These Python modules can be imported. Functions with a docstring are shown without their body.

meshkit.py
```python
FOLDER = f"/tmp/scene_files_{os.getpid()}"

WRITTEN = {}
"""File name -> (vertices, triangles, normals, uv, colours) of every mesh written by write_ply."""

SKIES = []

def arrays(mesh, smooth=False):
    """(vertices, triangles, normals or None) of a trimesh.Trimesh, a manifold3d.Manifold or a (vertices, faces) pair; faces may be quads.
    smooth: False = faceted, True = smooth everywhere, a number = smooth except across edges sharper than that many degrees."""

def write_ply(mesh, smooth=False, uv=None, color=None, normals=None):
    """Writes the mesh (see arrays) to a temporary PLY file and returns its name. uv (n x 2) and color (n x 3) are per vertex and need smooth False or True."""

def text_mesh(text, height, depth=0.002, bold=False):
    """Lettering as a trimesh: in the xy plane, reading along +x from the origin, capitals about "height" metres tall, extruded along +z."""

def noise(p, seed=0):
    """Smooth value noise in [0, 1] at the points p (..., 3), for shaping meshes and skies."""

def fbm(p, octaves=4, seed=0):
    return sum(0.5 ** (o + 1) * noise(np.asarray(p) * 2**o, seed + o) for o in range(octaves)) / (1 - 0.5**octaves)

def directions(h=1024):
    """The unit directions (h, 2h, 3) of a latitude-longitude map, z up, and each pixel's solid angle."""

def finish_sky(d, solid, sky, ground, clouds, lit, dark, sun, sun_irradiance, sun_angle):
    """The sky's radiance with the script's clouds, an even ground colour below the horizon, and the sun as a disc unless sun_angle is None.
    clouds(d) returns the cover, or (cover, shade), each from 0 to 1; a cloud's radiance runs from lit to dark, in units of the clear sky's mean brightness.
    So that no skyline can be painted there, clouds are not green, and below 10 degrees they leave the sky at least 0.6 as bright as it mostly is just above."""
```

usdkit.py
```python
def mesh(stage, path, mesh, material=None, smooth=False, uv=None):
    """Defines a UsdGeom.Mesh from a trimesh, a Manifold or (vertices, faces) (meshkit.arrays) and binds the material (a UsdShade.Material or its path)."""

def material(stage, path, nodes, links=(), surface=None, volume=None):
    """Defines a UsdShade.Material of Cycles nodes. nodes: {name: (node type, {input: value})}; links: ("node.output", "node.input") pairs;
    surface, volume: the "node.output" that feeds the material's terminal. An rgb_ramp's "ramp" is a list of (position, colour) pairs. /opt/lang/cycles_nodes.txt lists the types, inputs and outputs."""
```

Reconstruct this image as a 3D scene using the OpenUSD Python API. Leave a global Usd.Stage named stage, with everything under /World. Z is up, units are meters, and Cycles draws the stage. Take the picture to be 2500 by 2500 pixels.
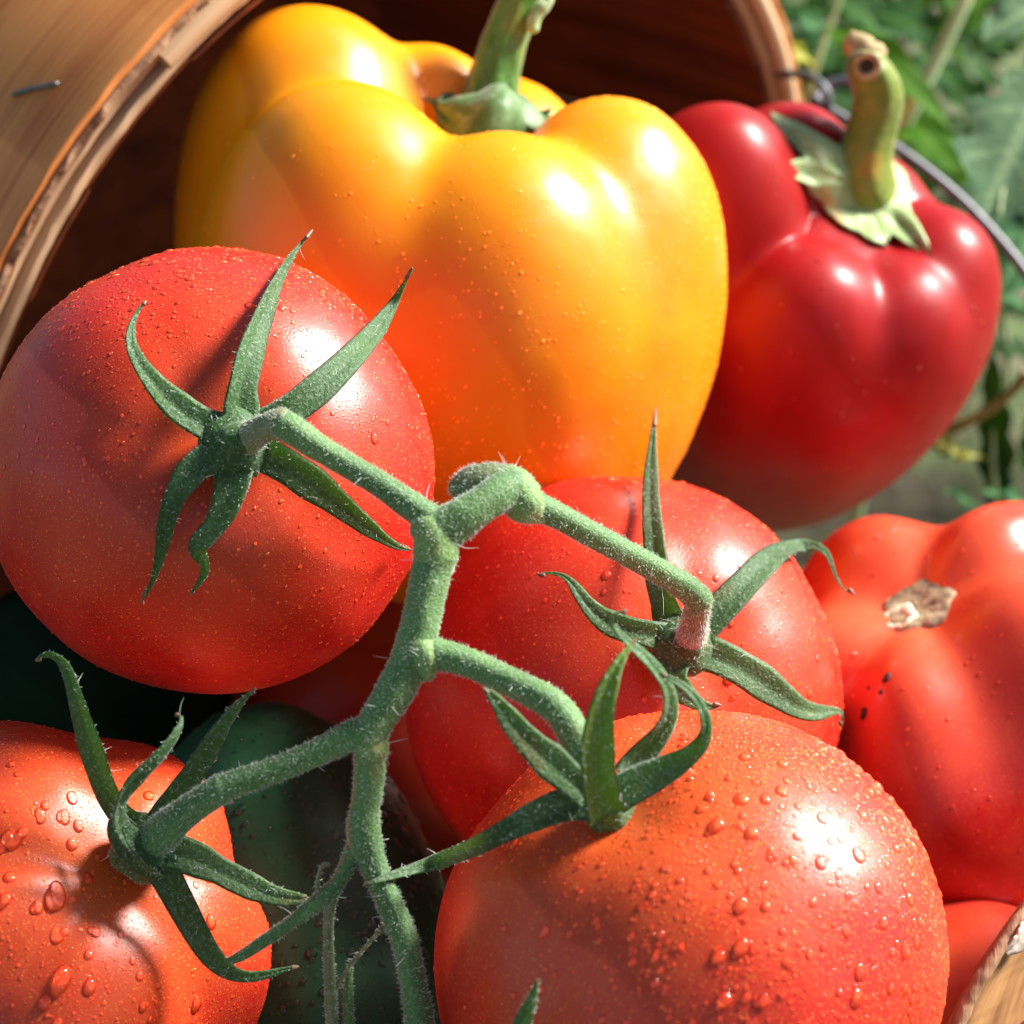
import math, numpy as np, trimesh, usdkit, meshkit
from pxr import Usd, UsdGeom, UsdLux, UsdShade, Gf, Sdf, Vt

stage = Usd.Stage.CreateInMemory()
UsdGeom.SetStageUpAxis(stage, 'Z'); UsdGeom.SetStageMetersPerUnit(stage, 1.0)
UsdGeom.Xform.Define(stage, '/World'); UsdGeom.Scope.Define(stage, '/World/Looks')
rng = np.random.default_rng(7)

# ------------------------------------------------------------------ camera, sky, sun, exposure
S = 0.19 / 2500            # metres per design unit (about 0.076 mm); the design frame: x right, y up the picture, z towards the lens
D = 0.5 / S                # lens to the z = 0 plane, half a metre
PITCH = math.radians(25)   # the camera looks down by this much
GROUND = -2085.0           # height of the soil in the design frame
UP = np.array([0, math.cos(PITCH), math.sin(PITCH)])
RM = np.array([[1, 0, 0], [0, math.sin(PITCH), math.cos(PITCH)], [0, -math.cos(PITCH), math.sin(PITCH)]])   # rows: world images of design x, y, z
H0 = -GROUND * S

def world(v): return np.asarray(v, float) @ RM * S + [0, 0, H0]

FOCUS_Z, FSTOP, EXPOSURE = -60.0, 15.0, 1.42
SUN_DIR = np.array([0.72, 0.69, 0.03]); SUN_I, SKY_I = 1.25, 0.043
cam = UsdGeom.Camera.Define(stage, '/World/camera')
cam.CreateHorizontalApertureAttr(36.0); cam.CreateVerticalApertureAttr(36.0)
cam.CreateFocalLengthAttr(36 * 0.5 / 0.19)
cam.CreateFocusDistanceAttr((D - FOCUS_Z) * S); cam.CreateFStopAttr(FSTOP); cam.CreateExposureAttr(EXPOSURE)
cam.CreateClippingRangeAttr(Gf.Vec2f(0.02, 1000))
x = UsdGeom.Xformable(cam.GetPrim())
x.AddTranslateOp().Set(Gf.Vec3d(*world([0, 0, D])))
x.AddRotateXYZOp().Set(Gf.Vec3f(90 - math.degrees(PITCH), 0, 0))

sw = SUN_DIR @ RM; sw /= np.linalg.norm(sw)
sun = UsdLux.DistantLight.Define(stage, '/World/sun')
sun.CreateNormalizeAttr(True); sun.CreateIntensityAttr(SUN_I); sun.CreateAngleAttr(16.0); sun.CreateColorAttr(Gf.Vec3f(1, 0.97, 0.92))
zax = sw; xax = np.cross([0, 0, 1], zax); xax /= np.linalg.norm(xax); yax = np.cross(zax, xax)
UsdGeom.Xformable(sun.GetPrim()).AddTransformOp().Set(Gf.Matrix4d(*xax, 0, *yax, 0, *zax, 0, 0, 0, 0, 1))
el, az = math.asin(sw[2]), math.atan2(sw[0], sw[1])
skym = usdkit.material(stage, '/World/Looks/sky_look', {
    'sky': ('sky_texture', {'sky_type': 'single_scattering', 'sun_disc': False, 'sun_elevation': el, 'sun_rotation': az, 'aerosol_density': 1.6, 'ozone_density': 0.6}),
    'bg': ('background_shader', {'strength': SKY_I})}, [('sky.color', 'bg.color')], surface='bg.background')
dome = UsdLux.DomeLight.Define(stage, '/World/sky')
UsdShade.MaterialBindingAPI.Apply(dome.GetPrim()).Bind(skym)
dome.GetPrim().SetCustomDataByKey('kind', 'structure')

# ------------------------------------------------------------------ helpers
def at(px, py, z=0.0):
    """design-frame point seen at the photograph's pixel (of 2500) at depth z"""
    k = (D - z) / D
    return np.array([(px - 1250) * k, (1250 - py) * k, z], float)
def at_h(px, py, h):
    """the same, on the level h (height in design units)"""
    a, b = at(px, py, 0), at(px, py, -1000)
    ha, hb = a @ UP, b @ UP
    return a + (b - a) * (h - ha) / (hb - ha)
def unit(v): v = np.asarray(v, float); return v / np.linalg.norm(v)
names = {}
def numbered(path):
    if path not in names: names[path] = 0; return path
    names[path] += 1
    return f'{path}_{names[path]:03d}'
base_of = {}
def tag(p, label=None, cat=None, group=None, kind=None):
    for k, v in (('label', label), ('category', cat), ('group', group), ('kind', kind)):
        if v: p.SetCustomDataByKey(k, v)
def thing(name, base, label, cat, group=None, kind=None):
    path = numbered('/World/' + name); xf = UsdGeom.Xform.Define(stage, path)
    b = world(base); xf.AddTranslateOp().Set(Gf.Vec3d(*b)); base_of[path] = b
    tag(xf.GetPrim(), label, cat, group, kind)
    return path
def root_base(path):
    for k, b in base_of.items():
        if path == k or path.startswith(k + '/'): return b
    return np.zeros(3)
def obj(name, mesh, mat, parent='/World', smooth=True, attrs=None, label=None, cat=None, group=None, kind=None):
    v, f = (mesh.vertices, mesh.faces) if hasattr(mesh, 'faces') else mesh
    path = numbered(parent + '/' + name)
    m = usdkit.mesh(stage, path, (world(v) - root_base(parent), f), mat, smooth=smooth)
    for k, val in (attrs or {}).items():
        val = np.asarray(val, np.float32)
        if val.ndim == 1: val = np.repeat(val[:, None], 3, 1)
        UsdGeom.PrimvarsAPI(m).CreatePrimvar(k, Sdf.ValueTypeNames.Color3fArray, 'vertex').Set(Vt.Vec3fArray.FromNumpy(val))
    tag(m.GetPrim(), label, cat, group, kind)
    return path
def spline(pts, n):
    from scipy.interpolate import CubicSpline, PchipInterpolator
    pts = np.asarray(pts, float)
    if len(pts) == 2: return pts[0] + np.linspace(0, 1, n)[:, None] * (pts[1] - pts[0]), np.linspace(0, 1, n)
    d = np.r_[0, np.cumsum(np.sqrt(np.linalg.norm(np.diff(pts[:, :3], axis=0), axis=1)))]; d /= d[-1]
    t = np.linspace(0, 1, n)
    return CubicSpline(d, pts)(t), np.interp(t, d, np.linspace(0, 1, len(pts)))
def lerp(vals, u): return np.interp(u, np.linspace(0, 1, len(vals)), vals)
def smooth_lerp(vals, u):
    from scipy.interpolate import PchipInterpolator
    return PchipInterpolator(np.linspace(0, 1, len(vals)), vals)(u) if len(vals) > 2 else lerp(vals, u)
def frames(P, facing):
    T = np.gradient(P, axis=0); T /= np.linalg.norm(T, axis=1, keepdims=True)
    F = np.broadcast_to(np.asarray(facing, float), P.shape)
    N = F - (F * T).sum(1, keepdims=True) * T; N /= np.maximum(np.linalg.norm(N, axis=1, keepdims=True), 1e-9)
    for i in range(1, len(N)):                                    # no flips
        if N[i] @ N[i - 1] < 0: N[i] *= -1
    return T, N, np.cross(T, N)
def loft(rings):
    """closed mesh of (m, k, 3) rings, capped by fans"""
    m, k = rings.shape[:2]
    V = np.vstack([rings.reshape(-1, 3), rings[0].mean(0), rings[-1].mean(0)])
    i, j = np.meshgrid(np.arange(m - 1), np.arange(k), indexing='ij'); j2 = (j + 1) % k
    a, b, c, d = i * k + j, i * k + j2, (i + 1) * k + j2, (i + 1) * k + j
    F = np.vstack([np.stack([a, b, c], -1).reshape(-1, 3), np.stack([a, c, d], -1).reshape(-1, 3)])
    j = np.arange(k); e = (m - 1) * k
    F = np.vstack([F, np.stack([np.full(k, m * k), (j + 1) % k, j], 1), np.stack([np.full(k, m * k + 1), e + j, e + (j + 1) % k], 1)])
    t = trimesh.Trimesh(V, F, process=False)
    if t.volume < 0: t.invert()
    return t
def tube(pts, radii, n=60, k=18, rough=0.0, ridges=0, ridge=0.0, seed=0, facing=(0.13, 0.21, 1), closed_caps=True, fs=0.02):
    P, u = spline(pts, n); r = smooth_lerp(radii, u) if len(radii) != len(pts) else smooth_lerp(radii, u)
    T, N, B = frames(P, facing)
    th = np.linspace(0, 2 * np.pi, k, endpoint=False)
    prof = 1 + ridge * np.cos(ridges * th)
    if closed_caps:                                               # rounded ends
        cap = np.array([0.0, .35, .62, .82, .94])
        add = np.sqrt(1 - (1 - cap) ** 2)
        P = np.vstack([P[0] - T[0] * r[0] * (1 - cap)[:, None] * .8, P, (P[-1] + T[-1] * r[-1] * (1 - cap)[:, None] * .8)[::-1]])
        r = np.r_[r[0] * np.maximum(add, .03), r, (r[-1] * np.maximum(add, .03))[::-1]]
        N = np.vstack([np.repeat(N[:1], 5, 0), N, np.repeat(N[-1:], 5, 0)]); B = np.vstack([np.repeat(B[:1], 5, 0), B, np.repeat(B[-1:], 5, 0)])
    R = P[:, None] + (r[:, None] * prof)[..., None] * (np.cos(th)[None, :, None] * N[:, None] + np.sin(th)[None, :, None] * B[:, None])
    if rough:
        C = P[:, None]; q = meshkit.fbm(R * fs + seed * 17.3, 3, seed) - .5
        R = C + (R - C) * (1 + rough * q[..., None] * 2)
    return loft(R)
def ribbon(pts, widths, thick=9, cup=0.12, facing=(0, 0, 1), n=44, wave=0.0, seed=0, twist=(0, 0)):
    """a sepal or narrow leaf: pointed strip with a midrib groove"""
    P, u = spline(pts, n); w = smooth_lerp(widths, u); T, N, B = frames(P, facing)
    tw = np.radians(lerp(twist, u))
    N, B = N * np.cos(tw)[:, None] + B * np.sin(tw)[:, None], B * np.cos(tw)[:, None] - N * np.sin(tw)[:, None]
    s = np.linspace(-1, 1, 9)
    loop_s = np.r_[s, s[::-1][1:-1]]
    top = np.r_[np.ones(9), -np.ones(7)]
    th = np.minimum(thick, 2 + w * .35)
    edge = w[:, None] / 2 * (1 + wave * (meshkit.noise(np.stack([u * 9 + seed, np.full(n, seed * 3.1), np.zeros(n)], 1))[:, None] - .5))
    lift = cup * w[:, None] * np.abs(loop_s) ** 1.3 + top * th[:, None] / 2 * np.sqrt(1 - loop_s ** 2 * .93) - np.where((np.abs(loop_s) < .12) & (top > 0), th[:, None] * .28, 0)
    R = P[:, None] + (edge * loop_s)[..., None] * B[:, None] + lift[..., None] * N[:, None]
    return loft(R)
def ico(n): return trimesh.creation.icosphere(subdivisions=n, radius=1.0)
def basis(axis, ref=(0, 0, 1)):
    a = unit(axis); r = np.asarray(ref, float)
    if abs(a @ r) > .95: r = np.array([0, 1.0, 0])
    e1 = unit(np.cross(r, a)); return np.stack([e1, np.cross(a, e1), a])      # rows
def join(ms): return trimesh.util.concatenate(ms)

# ------------------------------------------------------------------ materials
LK = '/World/Looks/'
MM = 1000.0   # texture scales are per metre
def fruit(name, deep, mid, shoulder, speck, rough=.34, spec=.5, sss=.03, coat=.0, dew=.35, mottle=60, fleck=.6, sc=.0025, bumpd=.00018):
    """smooth skin: colour runs from the shoulder round the stem to the flank, mottled and finely flecked, misted with tiny dew bumps"""
    n = {'tc': ('texture_coordinate', {}), 'at': ('attribute', {'attribute': 'ripe'}), 'sep': ('separate_color', {}),
         'n1': ('noise_texture', {'scale': mottle, 'detail': 4.0, 'roughness': .6}),
         'n2': ('noise_texture', {'scale': 2400.0, 'detail': 2.0}),
         'r1': ('rgb_ramp', {'ramp': [(.35, deep), (.65, mid)]}),
         'sh': ('math', {'math_type': 'multiply_add', 'value2': .5, 'value3': -.25}),
         'sa': ('math', {'math_type': 'add', 'use_clamp': True}),
         'm1': ('mix_color', {'b': shoulder}),
         'r2': ('rgb_ramp', {'ramp': [(.60, (0, 0, 0)), (.74, (1, 1, 1))]}), 'bw': ('rgb_to_bw', {}),
         'f2': ('math', {'math_type': 'multiply', 'value2': fleck}),
         'm2': ('mix_color', {'b': speck}),
         'vo': ('voronoi_texture', {'scale': 1500.0, 'randomness': 1.0}),
         'vr': ('rgb_ramp', {'ramp': [(.0, (1, 1, 1)), (.22, (.5, .5, .5)), (.36, (0, 0, 0))]}), 'vb': ('rgb_to_bw', {}),
         'n3': ('noise_texture', {'scale': 160.0, 'detail': 2.0}), 'dm': ('math', {'math_type': 'multiply'}),
         'bp': ('bump', {'strength': dew, 'distance': bumpd}),
         'rr': ('map_range', {'from_min': .3, 'from_max': .7, 'to_min': rough - .05, 'to_max': rough + .07}),
         'p': ('principled_bsdf', {'specular_ior_level': spec, 'ior': 1.45, 'subsurface_weight': sss, 'subsurface_scale': sc, 'subsurface_radius': (1, .25, .12), 'coat_weight': coat, 'coat_roughness': .12})}
    l = [('tc.object', 'n1.vector'), ('tc.object', 'n2.vector'), ('tc.object', 'vo.vector'), ('tc.object', 'n3.vector'), ('n1.fac', 'r1.fac'),
         ('at.color', 'sep.color'), ('n1.fac', 'sh.value1'), ('sep.r', 'sa.value1'), ('sh.value', 'sa.value2'), ('sa.value', 'm1.fac'), ('r1.color', 'm1.a'),
         ('n2.fac', 'r2.fac'), ('r2.color', 'bw.color'), ('bw.val', 'f2.value1'), ('f2.value', 'm2.fac'), ('m1.result', 'm2.a'), ('m2.result', 'p.base_color'),
         ('vo.distance', 'vr.fac'), ('vr.color', 'vb.color'), ('vb.val', 'dm.value1'), ('n3.fac', 'dm.value2'), ('dm.value', 'bp.height'), ('bp.normal', 'p.normal'),
         ('n3.fac', 'rr.value'), ('rr.result', 'p.roughness')]
    return usdkit.material(stage, LK + name, n, l, surface='p.BSDF')
def plant(name, a, b, powder=(.5, .62, .45), pw=.5, rough=.5, trans=0.0, bumpd=.0004, scale=900, big=70, tcol=(.3, .5, .05), coat=.0):
    """green skin with a fine powdery bloom of short hairs"""
    n = {'tc': ('texture_coordinate', {}), 'n1': ('noise_texture', {'scale': float(big), 'detail': 3.0}), 'r1': ('rgb_ramp', {'ramp': [(.35, a), (.62, b), (.69, tuple(np.array(b) * (1.6, .85, .7)))]}),
         'n2': ('noise_texture', {'scale': float(scale), 'detail': 3.0, 'roughness': .65}), 'r2': ('rgb_ramp', {'ramp': [(.50, (0, 0, 0)), (.68, (pw, pw, pw))]}), 'bw': ('rgb_to_bw', {}),
         'm': ('mix_color', {'b': powder}), 'bp': ('bump', {'strength': .8, 'distance': bumpd}),
         'p': ('principled_bsdf', {'roughness': rough, 'specular_ior_level': .35, 'sheen_weight': .35, 'sheen_roughness': .35, 'coat_weight': coat, 'coat_roughness': .2})}
    l = [('tc.object', 'n1.vector'), ('tc.object', 'n2.vector'), ('n1.fac', 'r1.fac'), ('n2.fac', 'r2.fac'), ('r2.color', 'bw.color'), ('bw.val', 'm.fac'), ('r1.color', 'm.a'), ('m.result', 'p.base_color'),
         ('n2.fac', 'bp.height'), ('bp.normal', 'p.normal')]
    out = 'p.BSDF'
    if trans:
        n['t'] = ('translucent_bsdf', {'color': tcol}); n['mx'] = ('mix_closure', {'fac': trans}); l += [('p.BSDF', 'mx.closure1'), ('t.BSDF', 'mx.closure2')]; out = 'mx.closure'
    return usdkit.material(stage, LK + name, n, l, surface=out)
def water(name, glow, tr=.5):
    """a bead of water: mostly clear, gathered sunlight put in as translucent colour, a sharp glint on top"""
    n = {'t': ('transparent_bsdf', {'color': (.95, .95, .95)}), 'g': ('translucent_bsdf', {'color': tuple(np.array(glow) * tr)}), 'ad': ('add_closure', {}),
         'gl': ('glossy_bsdf', {'roughness': .035, 'color': (1, 1, 1)}), 'fr': ('fresnel', {'IOR': 1.48}), 'm2': ('mix_closure', {})}
    return usdkit.material(stage, LK + name, n, [('t.BSDF', 'ad.closure1'), ('g.BSDF', 'ad.closure2'), ('fr.fac', 'm2.fac'), ('ad.closure', 'm2.closure1'), ('gl.BSDF', 'm2.closure2')], surface='m2.closure')
def wood(name, dark, light, rough=.55, bumpd=.0003, scale=(6, 120, 120), contrast=(.3, .7)):
    """grain runs along the first component of the mesh's grain coordinate (metres along, across, through the strip)"""
    n = {'at': ('attribute', {'attribute': 'grain'}), 'mp': ('mapping', {'scale': scale}), 'mq': ('mapping', {'scale': (scale[0] * 5, scale[1] * 7, scale[2] * 7)}),
         'n1': ('noise_texture', {'scale': 1.0, 'detail': 5.0, 'roughness': .6, 'distortion': .6}), 'n2': ('noise_texture', {'scale': 1.0, 'detail': 3.0}), 'n3': ('noise_texture', {'scale': 22.0, 'detail': 3.0}),
         'r': ('rgb_ramp', {'ramp': [(contrast[0], dark), (contrast[1], light)]}), 'ad': ('math', {'math_type': 'multiply_add', 'value2': .35, 'value3': -.17}), 'a2': ('math', {'math_type': 'add'}),
         'a3': ('math', {'math_type': 'multiply_add', 'value2': .5, 'value3': -.25}), 'a4': ('math', {'math_type': 'add'}),
         'bp': ('bump', {'strength': .5, 'distance': bumpd}), 'p': ('principled_bsdf', {'roughness': rough, 'specular_ior_level': .3})}
    l = [('at.vector', 'mp.vector'), ('at.vector', 'mq.vector'), ('at.vector', 'n3.vector'), ('mp.vector', 'n1.vector'), ('mq.vector', 'n2.vector'), ('n2.fac', 'ad.value1'), ('n1.fac', 'a2.value1'), ('ad.value', 'a2.value2'),
         ('n3.fac', 'a3.value1'), ('a2.value', 'a4.value1'), ('a3.value', 'a4.value2'), ('a4.value', 'r.fac'), ('r.color', 'p.base_color'), ('a2.value', 'bp.height'), ('bp.normal', 'p.normal')]
    return usdkit.material(stage, LK + name, n, l, surface='p.BSDF')
def plain(name, col, rough=.5, metallic=0.0, var=.25, scale=600, bumpd=.0002, spec=.4):
    c = np.array(col)
    n = {'tc': ('texture_coordinate', {}), 'n': ('noise_texture', {'scale': float(scale), 'detail': 4.0}), 'r': ('rgb_ramp', {'ramp': [(.3, tuple(c * (1 - var))), (.7, tuple(np.minimum(c * (1 + var), 1)))]}),
         'bp': ('bump', {'strength': .6, 'distance': bumpd}), 'p': ('principled_bsdf', {'roughness': rough, 'metallic': metallic, 'specular_ior_level': spec})}
    return usdkit.material(stage, LK + name, n, [('tc.object', 'n.vector'), ('n.fac', 'r.fac'), ('r.color', 'p.base_color'), ('n.fac', 'bp.height'), ('bp.normal', 'p.normal')], surface='p.BSDF')

M_tomA = fruit('tomato_red_skin', (.47, .010, .008), (.57, .019, .012), (.62, .065, .018), (.85, .30, .06))
M_tomC = fruit('tomato_orange_skin', (.54, .014, .010), (.61, .030, .016), (.69, .105, .020), (.90, .38, .06), fleck=.75)
M_tomE = fruit('tomato_ribbed_skin', (.48, .009, .009), (.58, .020, .013), (.72, .12, .045), (.75, .2, .07), dew=.15, rough=.3)
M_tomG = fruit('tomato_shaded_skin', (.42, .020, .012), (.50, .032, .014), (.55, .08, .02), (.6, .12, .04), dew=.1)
M_yel = fruit('yellow_pepper_skin', (.80, .20, .0015), (.83, .25, .002), (.85, .30, .004), (.9, .42, .02), rough=.32, dew=.22, fleck=.2, sss=.04, sc=.003, mottle=35)
M_red = fruit('red_pepper_skin', (.24, .004, .006), (.32, .007, .009), (.34, .013, .011), (.55, .05, .03), rough=.38, spec=.28, dew=.1, fleck=.12, mottle=35)
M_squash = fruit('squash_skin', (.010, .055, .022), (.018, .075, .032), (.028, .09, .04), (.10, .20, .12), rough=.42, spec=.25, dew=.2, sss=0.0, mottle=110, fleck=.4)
M_vine = plant('vine_skin', (.058, .145, .036), (.11, .225, .06), (.44, .56, .36), pw=.3, big=45, scale=1700)
M_node = plant('vine_knuckle_skin', (.10, .21, .05), (.18, .30, .075), (.46, .6, .42), pw=.35, scale=1700)
M_brown = plant('pedicel_skin', (.10, .13, .05), (.18, .20, .09), (.42, .44, .30), pw=.35)
M_sepal = plant('sepal_skin', (.034, .10, .024), (.07, .16, .045), (.46, .58, .42), pw=.38, trans=.32, scale=1500, big=60)
M_sepalY = plant('sepal_backlit_skin', (.12, .22, .02), (.2, .32, .04), (.45, .55, .3), pw=.3, trans=.25)  # sepal copy with light shining through it put into the colour
M_tip = plain('dried_tip', (.16, .10, .06))
M_ystem = plant('yellow_pepper_stem_skin', (.05, .13, .012), (.11, .22, .025), (.22, .34, .10), pw=.22, scale=420, rough=.35, coat=.25)
M_ycal = plant('yellow_pepper_calyx_skin', (.06, .14, .03), (.13, .23, .08), (.36, .48, .30), pw=.4, scale=300, trans=.1)
M_rstem = plant('red_pepper_stem_skin', (.10, .15, .012), (.19, .24, .03), (.30, .30, .08), pw=.4, scale=250, rough=.45)
M_rcal = plant('red_pepper_calyx_skin', (.26, .38, .12), (.40, .52, .22), (.58, .68, .45), pw=.5, scale=260, trans=.1)
M_cut = plain('dry_cut_stem', (.40, .29, .14), var=.45, scale=500, bumpd=.0008, rough=.8)
M_hole = plain('stem_hole_shade', (.035, .022, .010), rough=.9)
M_wood = wood('basket_wood', (.44, .108, .024), (.74, .285, .078), contrast=(.28, .60))
M_woodin = wood('basket_shaded_inner_wood', (.06, .012, .004), (.24, .055, .016), contrast=(.25, .75))  # copy of the basket wood, interior shade and red bounce put into its colour
M_edge = wood('basket_band_edge_wood', (.20, .09, .045), (.50, .30, .17), scale=(260, 30, 60), bumpd=.0008)
M_hoop = wood('basket_hoop_wood', (.50, .29, .14), (.72, .50, .30))
M_bark = wood('splint_wood', (.22, .085, .03), (.52, .27, .11), scale=(14, 90, 90), contrast=(.3, .62))
M_pale = plain('scraped_wood', (.55, .47, .38), var=.3, scale=700)
M_wire = plain('wire_metal', (.13, .13, .14), rough=.5, metallic=.5, var=.3, scale=900)
M_staple = plain('staple_metal', (.16, .16, .15), rough=.5, metallic=.7)
M_scar = plain('stem_scar_cork', (.30, .24, .14), var=.6, scale=450, bumpd=.0008, rough=.85)
M_cream = plain('stem_scar_pale', (.72, .66, .46), var=.25, scale=500, rough=.8)
M_blem = plain('dark_blemish', (.05, .012, .01), rough=.7)
M_hair = plain('plant_hair', (.78, .82, .72), rough=.5, var=.05)
W_red = water('water_on_red', (1.0, .48, .10), .45)
W_dew = water('dew_on_red', (1.0, .62, .16), .62)
W_yel = water('water_on_yellow', (1.0, .85, .4), .75)
W_grn = water('water_on_green', (.35, .6, .45), .15)
M_soil = None

# ------------------------------------------------------------------ ground
g = np.r_[-np.geomspace(6000, 60, 46)[:-1] , np.linspace(-58, 58, 30), np.geomspace(60, 6000, 46)[1:]]
def build_ground():
    a = np.r_[-np.geomspace(400000, 6200, 14), np.linspace(-6000, 6000, 220), np.geomspace(6200, 400000, 14)]
    X, Y = np.meshgrid(a, a, indexing='ij'); n = len(a)
    q = np.stack([X * .0012, Y * .0012, X * 0], -1)
    hgt = (meshkit.fbm(q * 1.2, 3, 2) - .5) * 300 + (meshkit.fbm(q * 7, 3, 5) - .5) * 110
    near = np.exp(-((X / 9000) ** 2 + (Y / 9000) ** 2)); hgt = hgt * near + GROUND - 60
    e1, e2 = np.array([1.0, 0, 0]), np.array([0, math.sin(PITCH), -math.cos(PITCH)])     # level directions: right and away
    V = X[..., None] * e1 + (Y[..., None] + 1200) * e2 + hgt[..., None] * UP
    i, j = np.meshgrid(np.arange(n - 1), np.arange(n - 1), indexing='ij'); k = i * n + j
    F = np.vstack([np.stack([k, k + n, k + n + 1], -1).reshape(-1, 3), np.stack([k, k + n + 1, k + 1], -1).reshape(-1, 3)])
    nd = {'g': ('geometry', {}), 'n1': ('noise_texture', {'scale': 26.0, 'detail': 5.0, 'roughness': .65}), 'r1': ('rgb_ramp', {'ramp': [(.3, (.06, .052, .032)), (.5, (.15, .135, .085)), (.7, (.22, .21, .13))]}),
          'n2': ('noise_texture', {'scale': 14.0, 'detail': 3.0}), 'r2': ('rgb_ramp', {'ramp': [(.46, (0, 0, 0)), (.58, (.8, .8, .8))]}), 'bw': ('rgb_to_bw', {}), 'm': ('mix_color', {'b': (.10, .15, .05)}), 'n4': ('noise_texture', {'scale': 3.2, 'detail': 2.0}), 'r4': ('rgb_ramp', {'ramp': [(.42, (1, 1, 1)), (.60, (.16, .14, .12))]}), 'mm': ('mix', {'mix_type': 'multiply', 'fac': 1.0}),  # soil colour darkened in patches to weaken the light bounced off it
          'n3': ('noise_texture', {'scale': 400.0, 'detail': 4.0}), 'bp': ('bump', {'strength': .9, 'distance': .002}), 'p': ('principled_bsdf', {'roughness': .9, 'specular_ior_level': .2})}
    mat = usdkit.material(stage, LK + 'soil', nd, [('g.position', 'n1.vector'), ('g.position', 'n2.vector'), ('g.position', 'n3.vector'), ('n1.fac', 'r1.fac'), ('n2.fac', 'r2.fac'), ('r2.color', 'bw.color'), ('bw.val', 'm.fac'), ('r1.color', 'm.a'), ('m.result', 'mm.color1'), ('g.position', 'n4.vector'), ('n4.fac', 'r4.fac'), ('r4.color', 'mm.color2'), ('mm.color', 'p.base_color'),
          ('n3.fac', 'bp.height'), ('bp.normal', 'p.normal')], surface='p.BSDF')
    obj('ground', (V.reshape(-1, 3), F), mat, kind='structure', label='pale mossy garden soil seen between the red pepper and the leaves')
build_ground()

# ------------------------------------------------------------------ wooden basket on its side
BC = np.array([-325., 394., -2585.]); BR = 1780.; BA = unit([.671, -.45, .59])
BE1 = unit(np.cross([0, 1, 0], BA)); BE2 = np.cross(BA, BE1)
def rim(th, r, h): # angle, radius beyond, height along the axis (towards the mouth)
    th, r, h = np.broadcast_arrays(np.asarray(th, float), r, h)
    return BC + h[..., None] * BA + r[..., None] * (np.cos(th)[..., None] * BE1 + np.sin(th)[..., None] * BE2)
_t = np.linspace(0, 2 * np.pi, 3600, endpoint=False); _q = rim(_t, BR, 0.0); _k = D / (D - _q[:, 2]); _px = np.stack([1250 + _q[:, 0] * _k, 1250 - _q[:, 1] * _k], 1)
def rim_angle(px, py): return _t[np.argmin(((_px - [px, py]) ** 2).sum(1))]
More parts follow.
